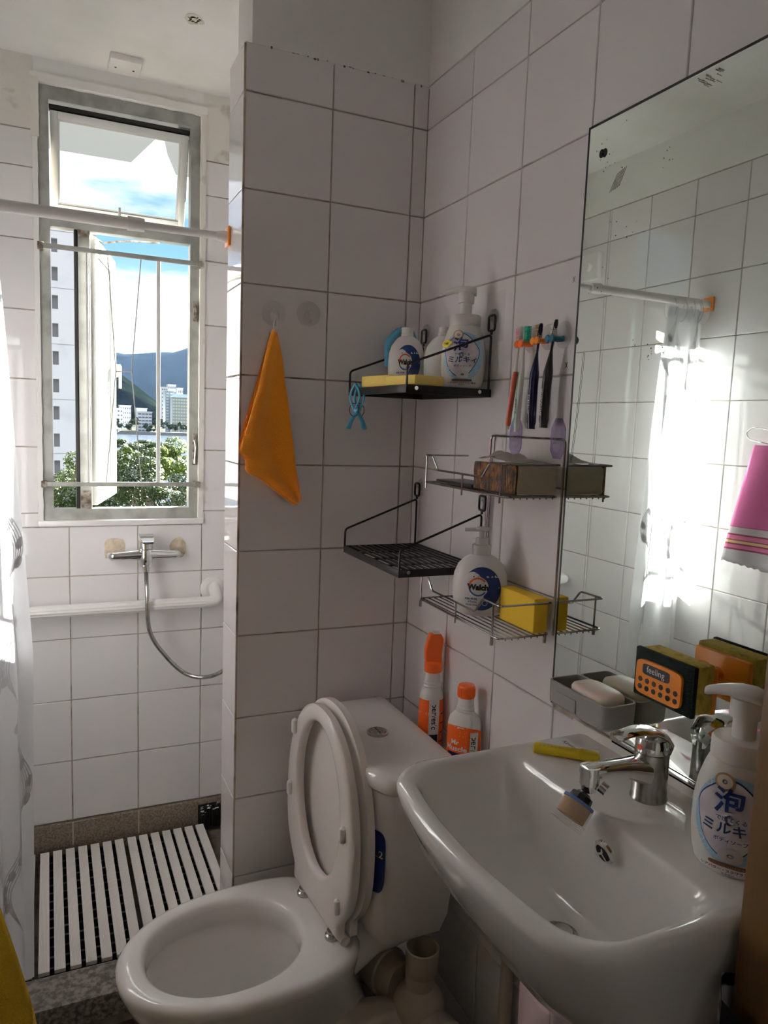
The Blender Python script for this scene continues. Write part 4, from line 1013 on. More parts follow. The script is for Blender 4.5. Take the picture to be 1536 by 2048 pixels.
# ---------------------------------------------------------------- foam pump bottles
def foam_bottle(label, rz, loc, scale, tag):
    t = thing('foam_soap_bottle', label, 'bottle', (0, 0, 0))
    prof = [(.038, .030, 0), (.042, .033, .004), (.0455, .034, .016), (.0485, .034, .045), (.0485, .033, .075), (.045, .031, .10), (.0385, .0295, .122), (.0345, .029, .132), (.0335, .029, .134)]
    def rad(z):
        for (a0, b0, z0), (a1, b1, z1) in zip(prof, prof[1:]):
            if z <= z1: u = (z-z0)/(z1-z0); return a0+(a1-a0)*u, b0+(b1-b0)*u
        return prof[-1][:2]
    P = []
    zs = [0, .002, .004]+[.008+i*.006 for i in range(21)]+[.134]
    b = B(); loft(b, [[Vector((rad(z)[0]*cos(a), rad(z)[1]*sin(a), z)) for a in [2*pi*i/40 for i in range(40)]] for z in zs]); part('bottle_body', b, MILKP, t, ang=50)
    b = B(); lathe(b, [(.0335, .134), (.0342, .136), (.0342, .155), (.032, .158), (.020, .1595), (.0, .160)], (0, 0, 0), 36, 1, .95); part('shoulder_cap', b, MILKP, t, ang=40)
    b = B(); lathe(b, [(.0135, .159), (.0132, .183), (.0175, .184), (.0180, .2065), (.0, .2067)], (0, 0, 0), 28); part('pump_stem', b, WHITEP, t, ang=40)
    b = B(); rings = []
    for x, w2, zc, h2 in ((.022, .010, .207, .008), (.019, .0165, .2095, .0085), (.008, .0195, .212, .009), (-.008, .0175, .213, .0085), (-.020, .012, .2125, .007), (-.032, .0085, .210, .006), (-.043, .007, .2065, .0055), (-.046, .0055, .2055, .004)):
        rings.append([Vector((x, w2*cos(a), zc+h2*sin(a))) for a in [2*pi*i/20 for i in range(20)]])
    loft(b, rings); part('pump_head', b, WHITEP, t, ang=50)
    def S(k, dx=0, dy=0):
        def f(x, y):
            x += dx; y += dy; a, bb = rad(y); q = max(-.985, min(.985, x/a)); r = 1+.0006*k/.03
            return Vector((q*a*r, -bb*sqrt(1-q*q)*r-.00015*k, y))
        return f
    LB = part('label', bent(disc_bm(ell(.001, .068, .041, .052, 40, p=2.2), 7), S(1)), INKSKY, t, recalc=False)
    def dec(nm, o, m, k, rings=6): return part(nm, bent(disc_bm(o, rings), S(k)), m, LB, recalc=False)
    blob = [(x*(1+.07*sin(3*math.atan2(y, x)+.6))-.002, y*(1+.05*cos(4*math.atan2(y, x)))+.070) for x, y in ell(0, 0, .0335, .043, 44)]
    blob2 = [((x+.002)*1.05-.002, (y-.07)*1.04+.070) for x, y in blob]
    dec('label_outline', blob2, INKNAVY, 2, 7); dec('label_cloud', blob, INKLIL, 3, 7)
    dec('emblem_ring', ell(-.010, .113, .0105, .0105, 28), INKGOLD, 4, 3); dec('emblem_disc', ell(-.010, .1135, .0080, .0080, 24), pri('cream_ink', (.70, .62, .52), .5) if 'cream_ink' not in MATS else MATS['cream_ink'], 5, 3)
    dec('pebble', ell(.002, .029, .0125, .0085, 28, p=2.6), INKSTONE, 5, 4)
    dec('pill', ell(.001, .0165, .020, .0026, 30, p=5), INKBROWN, 5, 5)
    def tx(s, size, x, y, m, k=5, off=.0, al='CENTER', nm='lettering'):
        b = text_bm(s, size, off=off); part(nm, bent(b, S(k, x, y)), m, LB)
    tx('\u6ce1', .031, -.003, .090, INKNAVY, 6, .0007)
    tx('\u3067\u51fa\u3066\u304f\u308b', .0062, .000, .0715, INKNAVY, 6, .0001)
    tx('\u30df\u30eb\u30ad\u30a3', .0150, .001, .0595, INKNAVY, 6, .0003)
    tx('\u30dc\u30c7\u30a3\u30bd\u30fc\u30d7', .0056, .001, .0465, INKNAVY, 6, .0001)
    tx('\u3084\u3055\u3057\u3044\u305b\u3063\u3051\u3093\u306e\u9999\u308a', .0036, .001, .0165, INKGOLD, 7)
    tx('\u30b7\u30a2\u30d0\u30bf\u30fc\u30fb\u30b9\u30af\u30ef\u30e9\u30f3\u914d\u5408', .0042, .001, .0105, INKB, 6, .0001)
    tx('\u6d17\u6d44\u6210\u5206', .0032, .001, .0062, INKB, 6)
    for x, y, r in ((-.028, .040, .004), (-.033, .047, .0028), (-.022, .031, .003), (.030, .035, .004), (.026, .028, .0028), (-.026, .108, .0045)):
        part('bubble', bent(ringband(ell(x, y, r, r, 16), ell(x, y, r*.8, r*.8, 16)), S(6)), INKWHITE, LB, recalc=False)
    if tag:
        part('yellow_tag', bent(disc_bm([(-.040, .090), (-.030, .085), (-.022, .094), (-.020, .098), (-.030, .103), (-.038, .098)], 4), S(8)), INKYEL, LB, recalc=False)
        tx('\u9650\u5b9a', .0055, -.030, .094, INKBROWN, 10)
    t.location = loc; t.rotation_euler = (0, 0, rz); t.scale = (scale,)*3; return t
foam_bottle('white foam soap pump bottle with blue label standing on the basin beside the tap', radians(-58), (-.088, -1.065, .9618), 1.0, False)
foam_bottle('white foam soap pump bottle with a yellow tag on the upper black shelf', radians(-34), (-.047, -.300, 1.5475), .93, True)

# ---------------------------------------------------------------- hand-wash bottles
def wash_bottle(label, pump, art):
    t = thing('hand_wash_bottle', label, 'bottle', (0, 0, 0))
    prof = [(.036, 0), (.042, .003), (.048, .012), (.052, .035), (.053, .060), (.051, .080), (.044, .098), (.032, .111), (.020, .1175), (.0175, .119)]
    b = B(); lathe(b, [(r, z) for r, z in prof], (0, 0, 0), 40, 1, .70); part('bottle_body', b, MILKP, t, ang=50)
    if pump:
        b = B(); lathe(b, [(.0185, .118), (.0188, .136), (.0165, .1375), (.0130, .1385), (.0125, .150), (.0, .1505)], (0, 0, 0), 28); part('pump_collar', b, FROSTP, t, ang=30)
        b = B(); lathe(b, [(.0055, .150), (.0055, .163), (.0135, .1645), (.0145, .167), (.012, .1705), (.0, .171)], (0, 0, 0), 24); cyl(b, (0, 0, .1665), (-.034, 0, .164), .0045, .0035, 12); part('pump_head', b, FROSTP, t, ang=30)
    else:
        b = B(); lathe(b, [(.0175, .118), (.0175, .124), (.0165, .125), (.0172, .128), (.0165, .131), (.0172, .134), (.0165, .137), (.0, .137)], (0, 0, 0), 28); part('threaded_neck', b, MILKP, t, ang=30)
    if art:
        def rad(z):
            for (r0, z0), (r1, z1) in zip(prof, prof[1:]):
                if z <= z1: return r0+(r1-r0)*(z-z0)/max(z1-z0, 1e-6)
            return .0175
        def S(k, dx=0, dy=0):
            def f(x, y):
                x += dx; y += dy; a = rad(y); q = max(-.98, min(.98, x/a)); return Vector((q*a*(1+.0008*k), -a*.70*sqrt(1-q*q)*(1+.001*k)-.0001*k, y))
            return f
        big = ell(.005, .056, .036, .042, 48); LB = part('label', bent(disc_bm(big, 7), S(1)), INKNAVY, t, recalc=False)
        # pale left half of the label
        left = [(max(-.031, x-.013), y) for x, y in ell(-.004, .052, .021, .029, 40)]
        part('label_field', bent(disc_bm(ell(-.012, .050, .022, .038, 40), 6), S(2)), INKWHITE, LB, recalc=False)
        part('logo_ring', bent(ringband(ell(-.002, .060, .0195, .0195, 48), ell(-.002, .060, .0160, .0160, 48)), S(4)), INKWHITE, LB, recalc=False)
        part('logo_disc', bent(disc_bm(ell(-.002, .060, .0165, .0165, 40), 5), S(4)), INKWHITE, LB, recalc=False)
        def arc(a0, a1, r0, r1, m, nm):
            b = B(); k = 24; g = [[(b.verts.new((-.002+r*cos(a), .060+r*sin(a), 0))) for a in [radians(a0+(a1-a0)*i/k) for i in range(k+1)]] for r in (r0, r1)]
            for i in range(k): b.faces.new((g[0][i], g[0][i+1], g[1][i+1], g[1][i]))
            part(nm, bent(b, S(6)), m, LB, recalc=False)
        arc(40, 185, .0150, .0182, INKRED, 'logo_arc'); arc(190, 325, .0150, .0180, INKBLUE, 'logo_arc')
        def tx(s, size, x, y, m, off=0): part('lettering', bent(text_bm(s, size, off=off), S(8, x, y)), m, LB)
        tx('Walch', .0150, -.002, .059, INKB, .0008); tx('Kills 99.9%', .0052, -.014, .036, INKNAVY, .0002); tx('of Germs', .0045, -.012, .0305, INKNAVY, .0001); tx('HAND WASH', .0040, -.012, .024, INKNAVY, .0001); tx('Care', .0040, -.004, .0865, INKNAVY, .0001)
        part('seal_ring', bent(ringband(ell(.012, .029, .0052, .0052, 20), ell(.012, .029, .0044, .0044, 20)), S(6)), INKWHITE, LB, recalc=False)
    return t
wb1 = wash_bottle('white pump hand-wash bottle with round blue label on the lower chrome rack', True, True); wb1.location = (-.060, -.430, 1.1072); wb1.rotation_euler = (0, 0, radians(-34))
wb2 = wash_bottle('white hand-wash bottle without pump, blue label, at the back of the upper black shelf', False, True); wb2.location = (-.088, -.117, 1.5475); wb2.rotation_euler = (0, 0, radians(-28)); wb2.scale = (.78, .78, 1.0)
wb3 = wash_bottle('plain white bottle with open neck on the upper black shelf, between the labelled bottles', False, False); wb3.location = (-.042, -.205, 1.5475); wb3.rotation_euler = (0, 0, radians(-40)); wb3.scale = (.80, .80, .97)
# film bag with blue pump top behind
bg_ = thing('film_bag', 'clear film bag holding a spare blue pump at the shelf corner', 'bag', (-.075, -.075, 1.5475))
b = B(); rings = []
for k in range(9):
    z = 1.549+.142*k/8; g = []
    for i in range(24):
        a = 2*pi*i/24; n_ = noise.noise(Vector((cos(a)*2, sin(a)*2, z*30)))*.008; g.append(Vector((-.060+(.044+n_)*cos(a), -.064+(.013+n_*.4)*sin(a), z)))
    rings.append(g)
loft(b, rings); part('film', b, CLEARF, bg_)
part('blue_pump', tube(B(), fillet([(-.105, -.060, 1.60), (-.110, -.060, 1.655), (-.085, -.062, 1.683), (-.055, -.062, 1.688), (-.045, -.064, 1.66)], .015), 0.0095, 12), BLUEC, bg_)

# ---------------------------------------------------------------- black wire shelves
def black_shelf(label, z, X0=-.195, Y0=-.04, Y1=-.342, H=.125, tag=None):
    t = thing('wire_shelf', label, 'shelf', (-.1, -.195, z), 'black wire wall shelves')
    part('rim', (lambda b: [box(b, (X0, Y1, z), (X0+.004, Y0, z+.016), .001), box(b, (-.006, Y1, z), (-.002, Y0, z+.016), .001), box(b, (X0, Y1, z), (-.002, Y1+.004, z+.016), .001), box(b, (X0, Y0-.004, z), (-.002, Y0, z+.016), .001)] and b)(B()), BLACKW, t)
    b = B()
    for i in range(1, 12): box(b, (X0+.002+i*.0158, Y1+.003, z+.0125), (X0+.008+i*.0158, Y0-.003, z+.0155))
    for j in range(1, 4): y = Y1+(Y0-Y1)*j/4; box(b, (X0+.004, y-.003, z+.009), (-.006, y+.003, z+.0125))
    for bb_ in (0,): pass
    part('deck_wires', b, BLACKW, t)
    for y in (Y0-.002, Y1+.002):
        part('side_wire', tube(B(), fillet([(X0+.002, y, z+.010), (X0+.002, y, z+.055), (-.008, y, z+H), (-.008, y, z+.004)], .008), .0024, 8), BLACKW, t)
        hk = [(-.008+0, y-.0115, z+H+.008), (-.008, y-.0115, z+H+.038), (-.008, y+.0115, z+H+.038), (-.008, y+.0115, z+H+.008)]
        part('hanging_loop', tube(B(), fillet(hk, .006, closed=True), .0026, 8, closed=True), BLACKW, t)
        part('side_wire', tube(B(), [(-.008, y, z+H), (-.008, y, z+H+.010)], .0026, 8), BLACKW, t)
    for y, dy in ((Y1, -.0012), (Y0, .0012)):
        for x in (X0+.022, -.030): part('screw', cyl(B(), (x, y, z+.010), (x, y+dy, z+.010), .0040, n=12), CHROME, t)
    return t
s1 = black_shelf('upper black wire shelf in the corner carrying soap bottles and a yellow pack', 1.531)
s2 = black_shelf('empty lower black wire shelf hanging in the corner', 1.166)
# top surface of the deck wires is z+.007; adhesive hooks
def wire_hook(y, z, label):
    t = thing('adhesive_hook', label, 'hook', (0, y, z-.05), 'clear adhesive hooks of the black shelves')
    part('pad', box(B(), (-.0012, y-.034, z-.050), (-.0002, y+.034, z+.050), .0004, 1), CLEARF, t)
    b = B(); tube(b, fillet([(-.001, y, z+.014), (-.009, y, z+.012), (-.0125, y, z-.002), (-.009, y, z-.008)], .004), .0028, 8); part('hook_nose', b, CLEARP, t)
    part('hook_base', cyl(B(), (-.0012, y, z), (-.003, y, z), .016, .014, 20, ell=.8), CLEARP, t)
for z, nm in ((1.531+.125+.034, 'upper'), (1.166+.125+.034, 'lower')):
    wire_hook(-.340, z+.002, f'clear adhesive wall hook holding the right end of the {nm} black shelf')
    wire_hook(-.046, z+.002, f'clear adhesive wall hook holding the left end of the {nm} black shelf')
# yellow sponge pack on the shelf
pk = thing('sponge_pack', 'pack of yellow sponges in clear film on the upper black shelf', 'sponge', (-.12, -.2, 1.5475))
MP = Matrix.Translation((-.150, -.165, 1.5475)) @ Matrix.Rotation(radians(8), 4, 'Z')
part('yellow_sponge', box(B(), (-.035, -.055, .001), (.035, .060, .024), .002, M=MP), YELS2, pk)
MP2 = Matrix.Translation((-.146, -.275, 1.5475)) @ Matrix.Rotation(radians(8), 4, 'Z')
part('yellow_sponge', box(B(), (-.035, -.055, .001), (.035, .052, .020), .002, M=MP2), YELS2, pk)
b = B(); g = []
for i in range(15):
    row = []
    for j in range(29):
        u, v = i/14, j/28; e_ = (abs(u-.5)*2)**6; e2 = (abs(v-.5)*2)**8
        h = .027*(1-e_)*(1-e2)+.0055+.003*noise.noise(Vector((u*5, v*14, 3)))*(1-e2)
        row.append(b.verts.new((-.150+(u-.5)*.078+.01*(v-.5), -.221+(v-.5)*.250, 1.5475+h)))
    g.append(row)
for i in range(14):
    for j in range(28): b.faces.new((g[i][j], g[i+1][j], g[i+1][j+1], g[i][j+1]))
part('film_wrap', b, CLEARF, pk, ang=180)
# blue spring clip on the front of the upper shelf
cl = thing('spring_clip', 'light blue plastic spring clip gripping the front of the upper black shelf', 'clip', (-.2, -.105, 1.46))
CMt = Matrix.Translation((-.199, -.105, 0)) @ Matrix.Rotation(radians(-68), 4, 'Z')
def cw(x, y, z): return CMt @ Vector((x, y, z))
for s in (-1, 1):
    for dy in (-.008, .006):
        part('jaw', tube(B(), catmull([cw(s*-.002+.004*s, dy, 1.500), cw(.014*s, dy, 1.520), cw(.012*s, dy, 1.538), cw(.002*s, dy, 1.551), cw(.004*s, dy, 1.5555)], 5), .0026, 8), BLUEC, cl)
    arm = catmull([cw(-.004*s, 0, 1.508), cw(.004*s, 0, 1.492), cw(.018*s, 0, 1.473), cw(.026*s, 0, 1.456)], 5)
    b = B(); k = len(arm); rings = []
    for i, p in enumerate(arm):
        w2 = .0055+.003*(i/k); h2 = .0028; tt = (arm[min(i+1, k-1)]-arm[max(i-1, 0)]).normalized(); side = (CMt.to_3x3() @ Vector((0, 1, 0))); nn = tt.cross(side).normalized()
        rings.append([p+side*w2*cos(a)+nn*h2*sin(a) for a in [2*pi*q/12 for q in range(12)]])
    loft(b, rings); part('grip', b, BLUEC, cl, ang=60)
for dy in (-.009, .008): part('spring_ring', tube(B(), [cw(.0145*cos(a), dy, 1.498+.0145*sin(a)) for a in [2*pi*q/28 for q in range(28)]], .0009, 6, closed=True), BLACKW, cl)
part('pivot_block', cyl(B(), cw(0, -.006, 1.500), cw(0, .006, 1.500), .0075, n=16), BLUEC, cl)

# ---------------------------------------------------------------- chrome two-tier rack
rk = thing('chrome_rack', 'two-tier stainless wire rack hanging beside the mirror', 'rack', (-.06, -.435, 1.10))
XR, YA, YB_, ZL, ZU_ = -.112, -.278, -.590, 1.105, 1.353
def tier(z, rail, nm):
    part('tier_frame', tube(B(), fillet([(-.010, YA, z), (XR, YA, z), (XR-.006, YB_, z), (-.010, YB_, z)], .010, closed=True), .0020, 8, closed=True), STEEL, rk)
    for i in range(7):
        x = -.022-.0135*i; part('tier_wire', tube(B(), [(x, YA, z-.001), (x, YB_, z-.001), (x, YB_-.001, z-.004)], .0014, 6), STEEL, rk)
    ym = (YA+YB_)/2
    pts = [(-.010, YA, z+rail), (XR, YA, z+rail), (XR, YA-.030, z+rail), (XR, YA-.055, z+.014+rail*.25), (XR-.003, YB_+.085, z+.014+rail*.25), (XR-.003, YB_+.060, z+rail), (XR-.006, YB_, z+rail), (-.010, YB_, z+rail)]
    part('tier_rail', tube(B(), fillet(pts, .006), .0020, 8), STEEL, rk)
    for x, y, zt in ((XR, YA-.006, z+rail), (XR-.002, ym, z+.014+rail*.25), (XR-.006, YB_+.02, z+rail)): part('post', tube(B(), [(x, y, z-.012 if rail > .055 or True else z), (x, y, zt)], .0018, 8), STEEL, rk)
tier(ZL, .058, 'lower'); tier(ZU_, .056, 'upper')
for x, y in ((XR, YA-.006), (XR-.006, YB_+.02), (-.016, YA-.006), (-.016, YB_+.004)): part('foot', cyl(B(), (x, y, ZL-.016), (x, y, ZL-.003), .0032, n=10), STEEL, rk)
part('back_frame', tube(B(), fillet([(-.007, -.359, ZL), (-.007, -.359, 1.454), (-.007, -.597, 1.454), (-.007, -.597, ZL)], .010), .0022, 8), STEEL, rk)
part('back_frame', tube(B(), [(-.007, -.366, ZL), (-.007, -.366, ZU_+.056)], .0020, 8), STEEL, rk)
for y, nm in ((-.436, 'left'), (-.567, 'right')):
    t = thing('lavender_hook', f'lavender adhesive hook holding the {nm} end of the chrome rack', 'hook', (0, y, 1.41), 'lavender adhesive hooks of the chrome rack')
    o = [(-.010, .036), (.010, .036), (.020, .018), (.020, -.022), (.010, -.036), (-.010, -.036), (-.020, -.022), (-.020, .018)]
    b = B(); prism(b, [(y+a, 1.455+c_) for a, c_ in o], 0, -.0012, -.0002); part('pad', b, LAV, t)
    o2 = [(a*.55, c_*.6) for a, c_ in o]; b = B(); prism(b, [(y+a, 1.452+c_) for a, c_ in o2], 0, -.0030, -.0012, bev=.0006); part('hook_plate', b, CLEARP, t)
    for dy in (-.005, .005):
        part('hook_nose', tube(B(), fillet([(-.002, y+dy, 1.447), (-.010, y+dy, 1.447), (-.0125, y+dy, 1.455), (-.011, y+dy, 1.461)], .003), .0018, 6), CLEARP, t)
# things on the upper tier
bx = thing('tissue_pack', 'bulky wrapped pack with amber end and cream crinkled side on the upper chrome tier', 'pack', (-.06, -.50, 1.356))
ZB = 1.3565
def crumple(lo, hi, amp, seed, n=10, r=.006):
    b = B(); box(b, lo, hi, r, 2); bmesh.ops.subdivide_edges(b, edges=b.edges[:], cuts=5, use_grid_fill=True)
    for v in b.verts: v.co += Vector((noise.noise(v.co*70+Vector((seed, 0, 0))), noise.noise(v.co*70+Vector((0, seed, 0))), noise.noise(v.co*70+Vector((0, 0, seed)))))*amp
    return b
part('cream_block', crumple((-.0985, -.592, ZB), (-.014, -.452, ZB+.050), .0016, 1), WRAP, bx)
part('amber_front', crumple((-.1010, -.5900, ZB+.0005), (-.0960, -.452, ZB+.0510), .0012, 2, r=.002), BAMBOO, bx, label='shiny amber wrapper front')
b = B(); g = []
for i in range(19):
    row = []
    for j in range(13):
        u, v = i/18, j/12; y = -.455-.125*u; x = -.098+.080*v
        h = .0535+.014*max(0, noise.noise(Vector((u*5, v*4, 8)))+.35)*(1-abs(u-.35))+.012*math.exp(-((u-.3)**2*20+(v-.35)**2*8)); row.append(b.verts.new((x, y, ZB+h)))
    g.append(row)
for i in range(18):
    for j in range(12): b.faces.new((g[i][j], g[i+1][j], g[i+1][j+1], g[i][j+1]))
bmesh.ops.solidify(b, geom=b.faces[:], thickness=.0006)
part('loose_film', b, PAPER, bx, ang=180, label='loose white film crumpled on top')
b = B(); lathe(b, [(.006, 0), (.0095, .001), (.0100, .004), (.0100, .024), (.008, .027), (.0, .0275)], (-.055, -.405, 1.356), 20); tm = single('small_tub', b, PAPER, 'tiny foil-topped tub beside the wrapped pack on the upper chrome tier', 'tub')
single('flat_pouch', crumple((-.098, -.440, 1.3555), (-.030, -.30, 1.3615), .0014, 9, r=.002), pri('dark_pouch', (.03, .028, .026), .35), 'dark flat pouch lying at the left of the upper chrome tier', 'pouch')
# yellow block on the lower tier
ysp = B(); box(ysp, (-.042, -.586, 1.1072), (-.012, -.476, 1.1700), .0012, 1, M=None)
single('yellow_block', ysp, YELS, 'solid yellow sponge block leaning at the right of the lower chrome tier', 'sponge')

# ---------------------------------------------------------------- toothbrush cups and brushes
def sucker(name, label, x_c, y, z, rad_, m, group, plane='x'):
    pass
def tb_holder(y, z, m, label):
    t = thing('toothbrush_holder', label, 'holder', (0, y, z-.02), 'suction-cup toothbrush holders')
    part('suction_cup', cyl(B(), (-.0003, y, z+.008), (-.007, y, z+.008), .0235, n=28, rings=[(0, .0235), (.15, .0235), (.5, .014), (1, .009)]), CLEARP, t)
    for dy in (-.0062, .0062):
        part('prong', cyl(B(), (-.006, y+dy, z), (-.030, y+dy, z-.001), .0042, n=14), m, t)
        part('prong_cap', cyl(B(), (-.029, y+dy, z-.001), (-.0325, y+dy, z-.001), .0072, n=18, rings=[(0, .006), (.5, .0074), (1, .006)]), m, t)
    part('holder_base', box(B(), (-.010, y-.010, z-.005), (-.005, y+.010, z+.005), .002), m, t)
holders = ((-.472, 1.626, ORANGE, 'orange suction-cup toothbrush holder, leftmost of the three'), (-.522, 1.628, ORANGE2, 'amber suction-cup toothbrush holder, middle of the three'), (-.565, 1.628, TEAL, 'teal suction-cup toothbrush holder, nearest the mirror'))
for y, z, m, lb in holders: tb_holder(y, z, m, lb)
def brush(y, ztop, zbot, x, hm, grip, bristle, label, lean=0, bd=1, text=None, wide=.007, curve=.0):
    t = thing('toothbrush', label, 'toothbrush', (x, y, zbot)); L_ = ztop-zbot; pts = []; rr = []
    for i in range(31):
        u = i/30; z = ztop-L_*u
        w2 = .0050 if u < .14 else (.0026 if u < .28 else (.0026+(wide-.0026)*min(1, (u-.28)/.20) if u < .48 else wide*(1 if u < .94 else .82)))
        if i == 0: w2 = .0032
        pts.append(Vector((x-.004*u, y+lean*u+curve*sin(u*pi), z))); rr.append(w2)
    b = B(); loft(b, [[p+Vector((r*.95*cos(a), (.30 if i < 5 else .62 if i < 9 else .85)*r*sin(a), 0)) for a in [2*pi*q/12 for q in range(12)]] for i, (p, r) in enumerate(zip(pts, rr))])
    part('handle', b, hm, t, ang=60)
    if grip:
        b = B(); loft(b, [[p+Vector((-.10*r+.95*r*cos(a), -bd*.0022+r*.75*sin(a), 0)) for a in [2*pi*q/12 for q in range(12)]] for p, r in list(zip(pts, rr))[13:30]]); part('grip', b, grip, t, ang=60)
    b = B()
    for i in range(9):
        for j in range(3):
            z = ztop-.003-i*.0031; xx = x+(j-1)*.0032; y0 = pts[0].y+bd*.0012
            cyl(b, (xx, y0, z), (xx+random.uniform(-.0006, .0006), y0+bd*.0105, z+random.uniform(-.0006, .0006)), .0015, n=6)
    part('bristles', b, bristle, t, stuff=True)
    if text:
        b = text_bm(text, .0085, off=.0001); k = 23
        bent(b, lambda u, v: Vector((pts[k].x-rr[k]*.97-.0006, pts[k].y+v, zbot+L_*.24-u))); part('lettering', b, INKWHITE if hm in (NAVY, BLACKP) else INKB, t)
brush(-.4700, 1.657, 1.468, -.0245, WHITEP, CORAL, PINKB, 'white toothbrush with coral handle, leftmost of the four', lean=.024, bd=1, wide=.0058)
brush(-.4720, 1.659, 1.464, -.0165, WHITEP, MINT, GREENB, 'white toothbrush with mint handle and green bristles', lean=.006, text='DARLIE', bd=-1, wide=.0060)
brush(-.5240, 1.658, 1.470, -.020, NAVY, None, TANB, 'navy toothbrush with worn tan bristles in the amber holder', lean=.006, text='SYSTEMA', wide=.0092, curve=.006)
brush(-.5680, 1.660, 1.473, -.020, BLACKP, None, WHITEP, 'black toothbrush with white bristles in the teal holder', lean=.014, text='SENSODYNE', wide=.0092, curve=.006)

# ---------------------------------------------------------------- mirror
MIR = pri('mirror_silver', (.74, .80, .76), .012, 1)
mi_ = thing('mirror', 'large frameless wall mirror above the basin', 'mirror', (0, -.90, .985))
MZ0, MZ1, MY0, MY1 = .982, 1.963, -.605, -1.22
part('mirror_glass', box(B(), (-.0048, MY1, MZ0), (-.0003, MY0, MZ1)), MIR, mi_)
part('dark_edge', box(box(B(), (-.0051, MY0-.0005, MZ0), (-.0003, MY0+.0035, MZ1)), (-.0051, MY1, MZ1-.0005), (-.0003, MY0+.0035, MZ1+.0035)), BLACKP, mi_)
part('lower_channel', box(box(B(), (-.0085, MY1, MZ0-.006), (-.0003, -.765, MZ0-.002), .0008), (-.0085, MY1, MZ0-.006), (-.0065, -.765, MZ0+.004), .0006), CHROME, mi_)
def spot(o, m, nm): part(nm, bent(disc_bm(o, 2), lambda y, z: Vector((-.0052, y, z))), m, mi_, recalc=False)
b = disc_bm(ell(-.6375, 1.9155, .0055, .0068, 22), 2); merge(b, disc_bm(ell(-.6450, 1.9145, .0055, .0068, 22), 2)); part('black_spot', bent(b, lambda y, z: Vector((-.0053, y, z))), INKB, mi_, recalc=False)
b = B()
for i in range(6): merge(b, disc_bm([(-.663-i*.0042, 1.848+i*.001), (-.6621-i*.0042, 1.848+i*.001), (-.679-i*.0038, 1.874+i*.001), (-.6799-i*.0038, 1.874+i*.001)], 1))
for i in range(46):
    y, z = random.choice(((-.655, 1.93), (-.70, 1.79), (-.78, 1.60), (-.665, 1.89), (-.665, 1.70), (-.80, 1.86))); y += random.gauss(0, .02); z += random.gauss(0, .012); r = random.uniform(.0004, .0011); merge(b, disc_bm(ell(y, z, r, r*1.3, 6), 1))
for i in range(16):
    y = -.83-random.random()*.05; z = 1.935+random.random()*.018; merge(b, disc_bm([(y, z), (y+.0012, z), (y+.010, z+.006), (y+.009, z+.007)], 1))
part('silver_wear', bent(b, lambda y, z: Vector((-.00515, y, z))), RUST, mi_, stuff=True, recalc=False)
single('hair_strand', tube(B(), catmull([(-.0062, -.628, 1.60), (-.0062, -.624, 1.54), (-.0062, -.618, 1.47), (-.0062, -.6115, 1.415)], 6), .0004, 5), BLACKP, 'long dark hair stuck to the left edge of the mirror', 'hair')
# pencil crosses on the tiles
for i, (y, z) in enumerate(((-.577, 1.583), (-.583, 1.727))):
    b = B()
    for s in (-1, 1): cyl(b, (-.0006, y-.003, z-.005*s), (-.0006, y+.003, z+.005*s), .0005, n=5)
    single('pen_cross', b, INKB, ('small black pen cross on the tile below the teal holder', 'small black pen cross on the tile near the upper part of the mirror edge')[i], 'mark')

# soap dish fixed to the mirror
sd = thing('soap_dish', 'grey plastic soap dish stuck to the mirror above the tap', 'soap dish', (-.05, -.70, 1.0))
def tray(x0, x1, y0, y1, z0, z1, r=.010, th=.0022):
    def rc(xa, xb, ya, yb, z, rr_):
        o = []
        for cx, cy, a0 in ((xb-rr_, yb-rr_, 0), (xa+rr_, yb-rr_, pi/2), (xa+rr_, ya+rr_, pi), (xb-rr_, ya+rr_, 3*pi/2)):
            for i in range(6): a = a0+pi/2*i/5; o.append(Vector((cx+rr_*cos(a), cy+rr_*sin(a), z)))
        return o
    b = B(); loft(b, [rc(x0+.003, x1-.003, y0+.003, y1-.003, z0, r), rc(x0, x1, y0, y1, z0+.004, r), rc(x0-.001, x1+.001, y0-.001, y1+.001, z1-.001, r), rc(x0, x1, y0, y1, z1, r), rc(x0+th, x1-th, y0+th, y1-th, z1, r*.85), rc(x0+th+.001, x1-th-.001, y0+th+.001, y1-th-.001, z0+.006, r*.85)]); return b
part('tray', tray(-.068, -.0052, -.812, -.672, 1.018, 1.058), GREYP, sd)
part('sticker_plate', box(B(), (-.0698, -.745, 1.024), (-.0688, -.695, 1.044)), GREYP, sd)
b = B(); lathe(b, [(.006, 0), (.008, .004), (.008, .012)], (-.035, -.755, 1.0075), 16); part('drip_spout', b, GREYP, sd)
rb_ = B()
for i in range(5): box(rb_, (-.060, -.800+i*.020, 1.022), (-.012, -.797+i*.020, 1.0428))
part('drain_ribs', rb_, GREYP, sd)
so_ = thing('soap_bar', 'cream soap bar with stamped lettering resting in the grey dish', 'soap', (-.037, -.757, 1.0425))
b = B(); rings = []
for z, k in ((.0, .80), (.003, .93), (.009, 1.0), (.018, 1.0), (.0225, .94), (.0250, .82)):
    rings.append([Vector((-.037+p[0]*k, -.757+p[1]*k, 1.0425+z)) for p in ell(0, 0, .026, .045, 40, p=3.6)])
loft(b, rings); part('soap_body', b, SOAPM, so_, ang=50)
tb = text_bm('soap', .016, off=.0004); part('stamped_text', bent(tb, lambda x, y: Vector((-.037+y, -.757-x, 1.0677))), SOAPM, so_)
# double sponge in its orange holder
sg = thing('sponge_set', 'orange-cased yellow sponge with black scourer and feeling label on the mirror shelf', 'sponge', (-.06, -.90, 1.06))
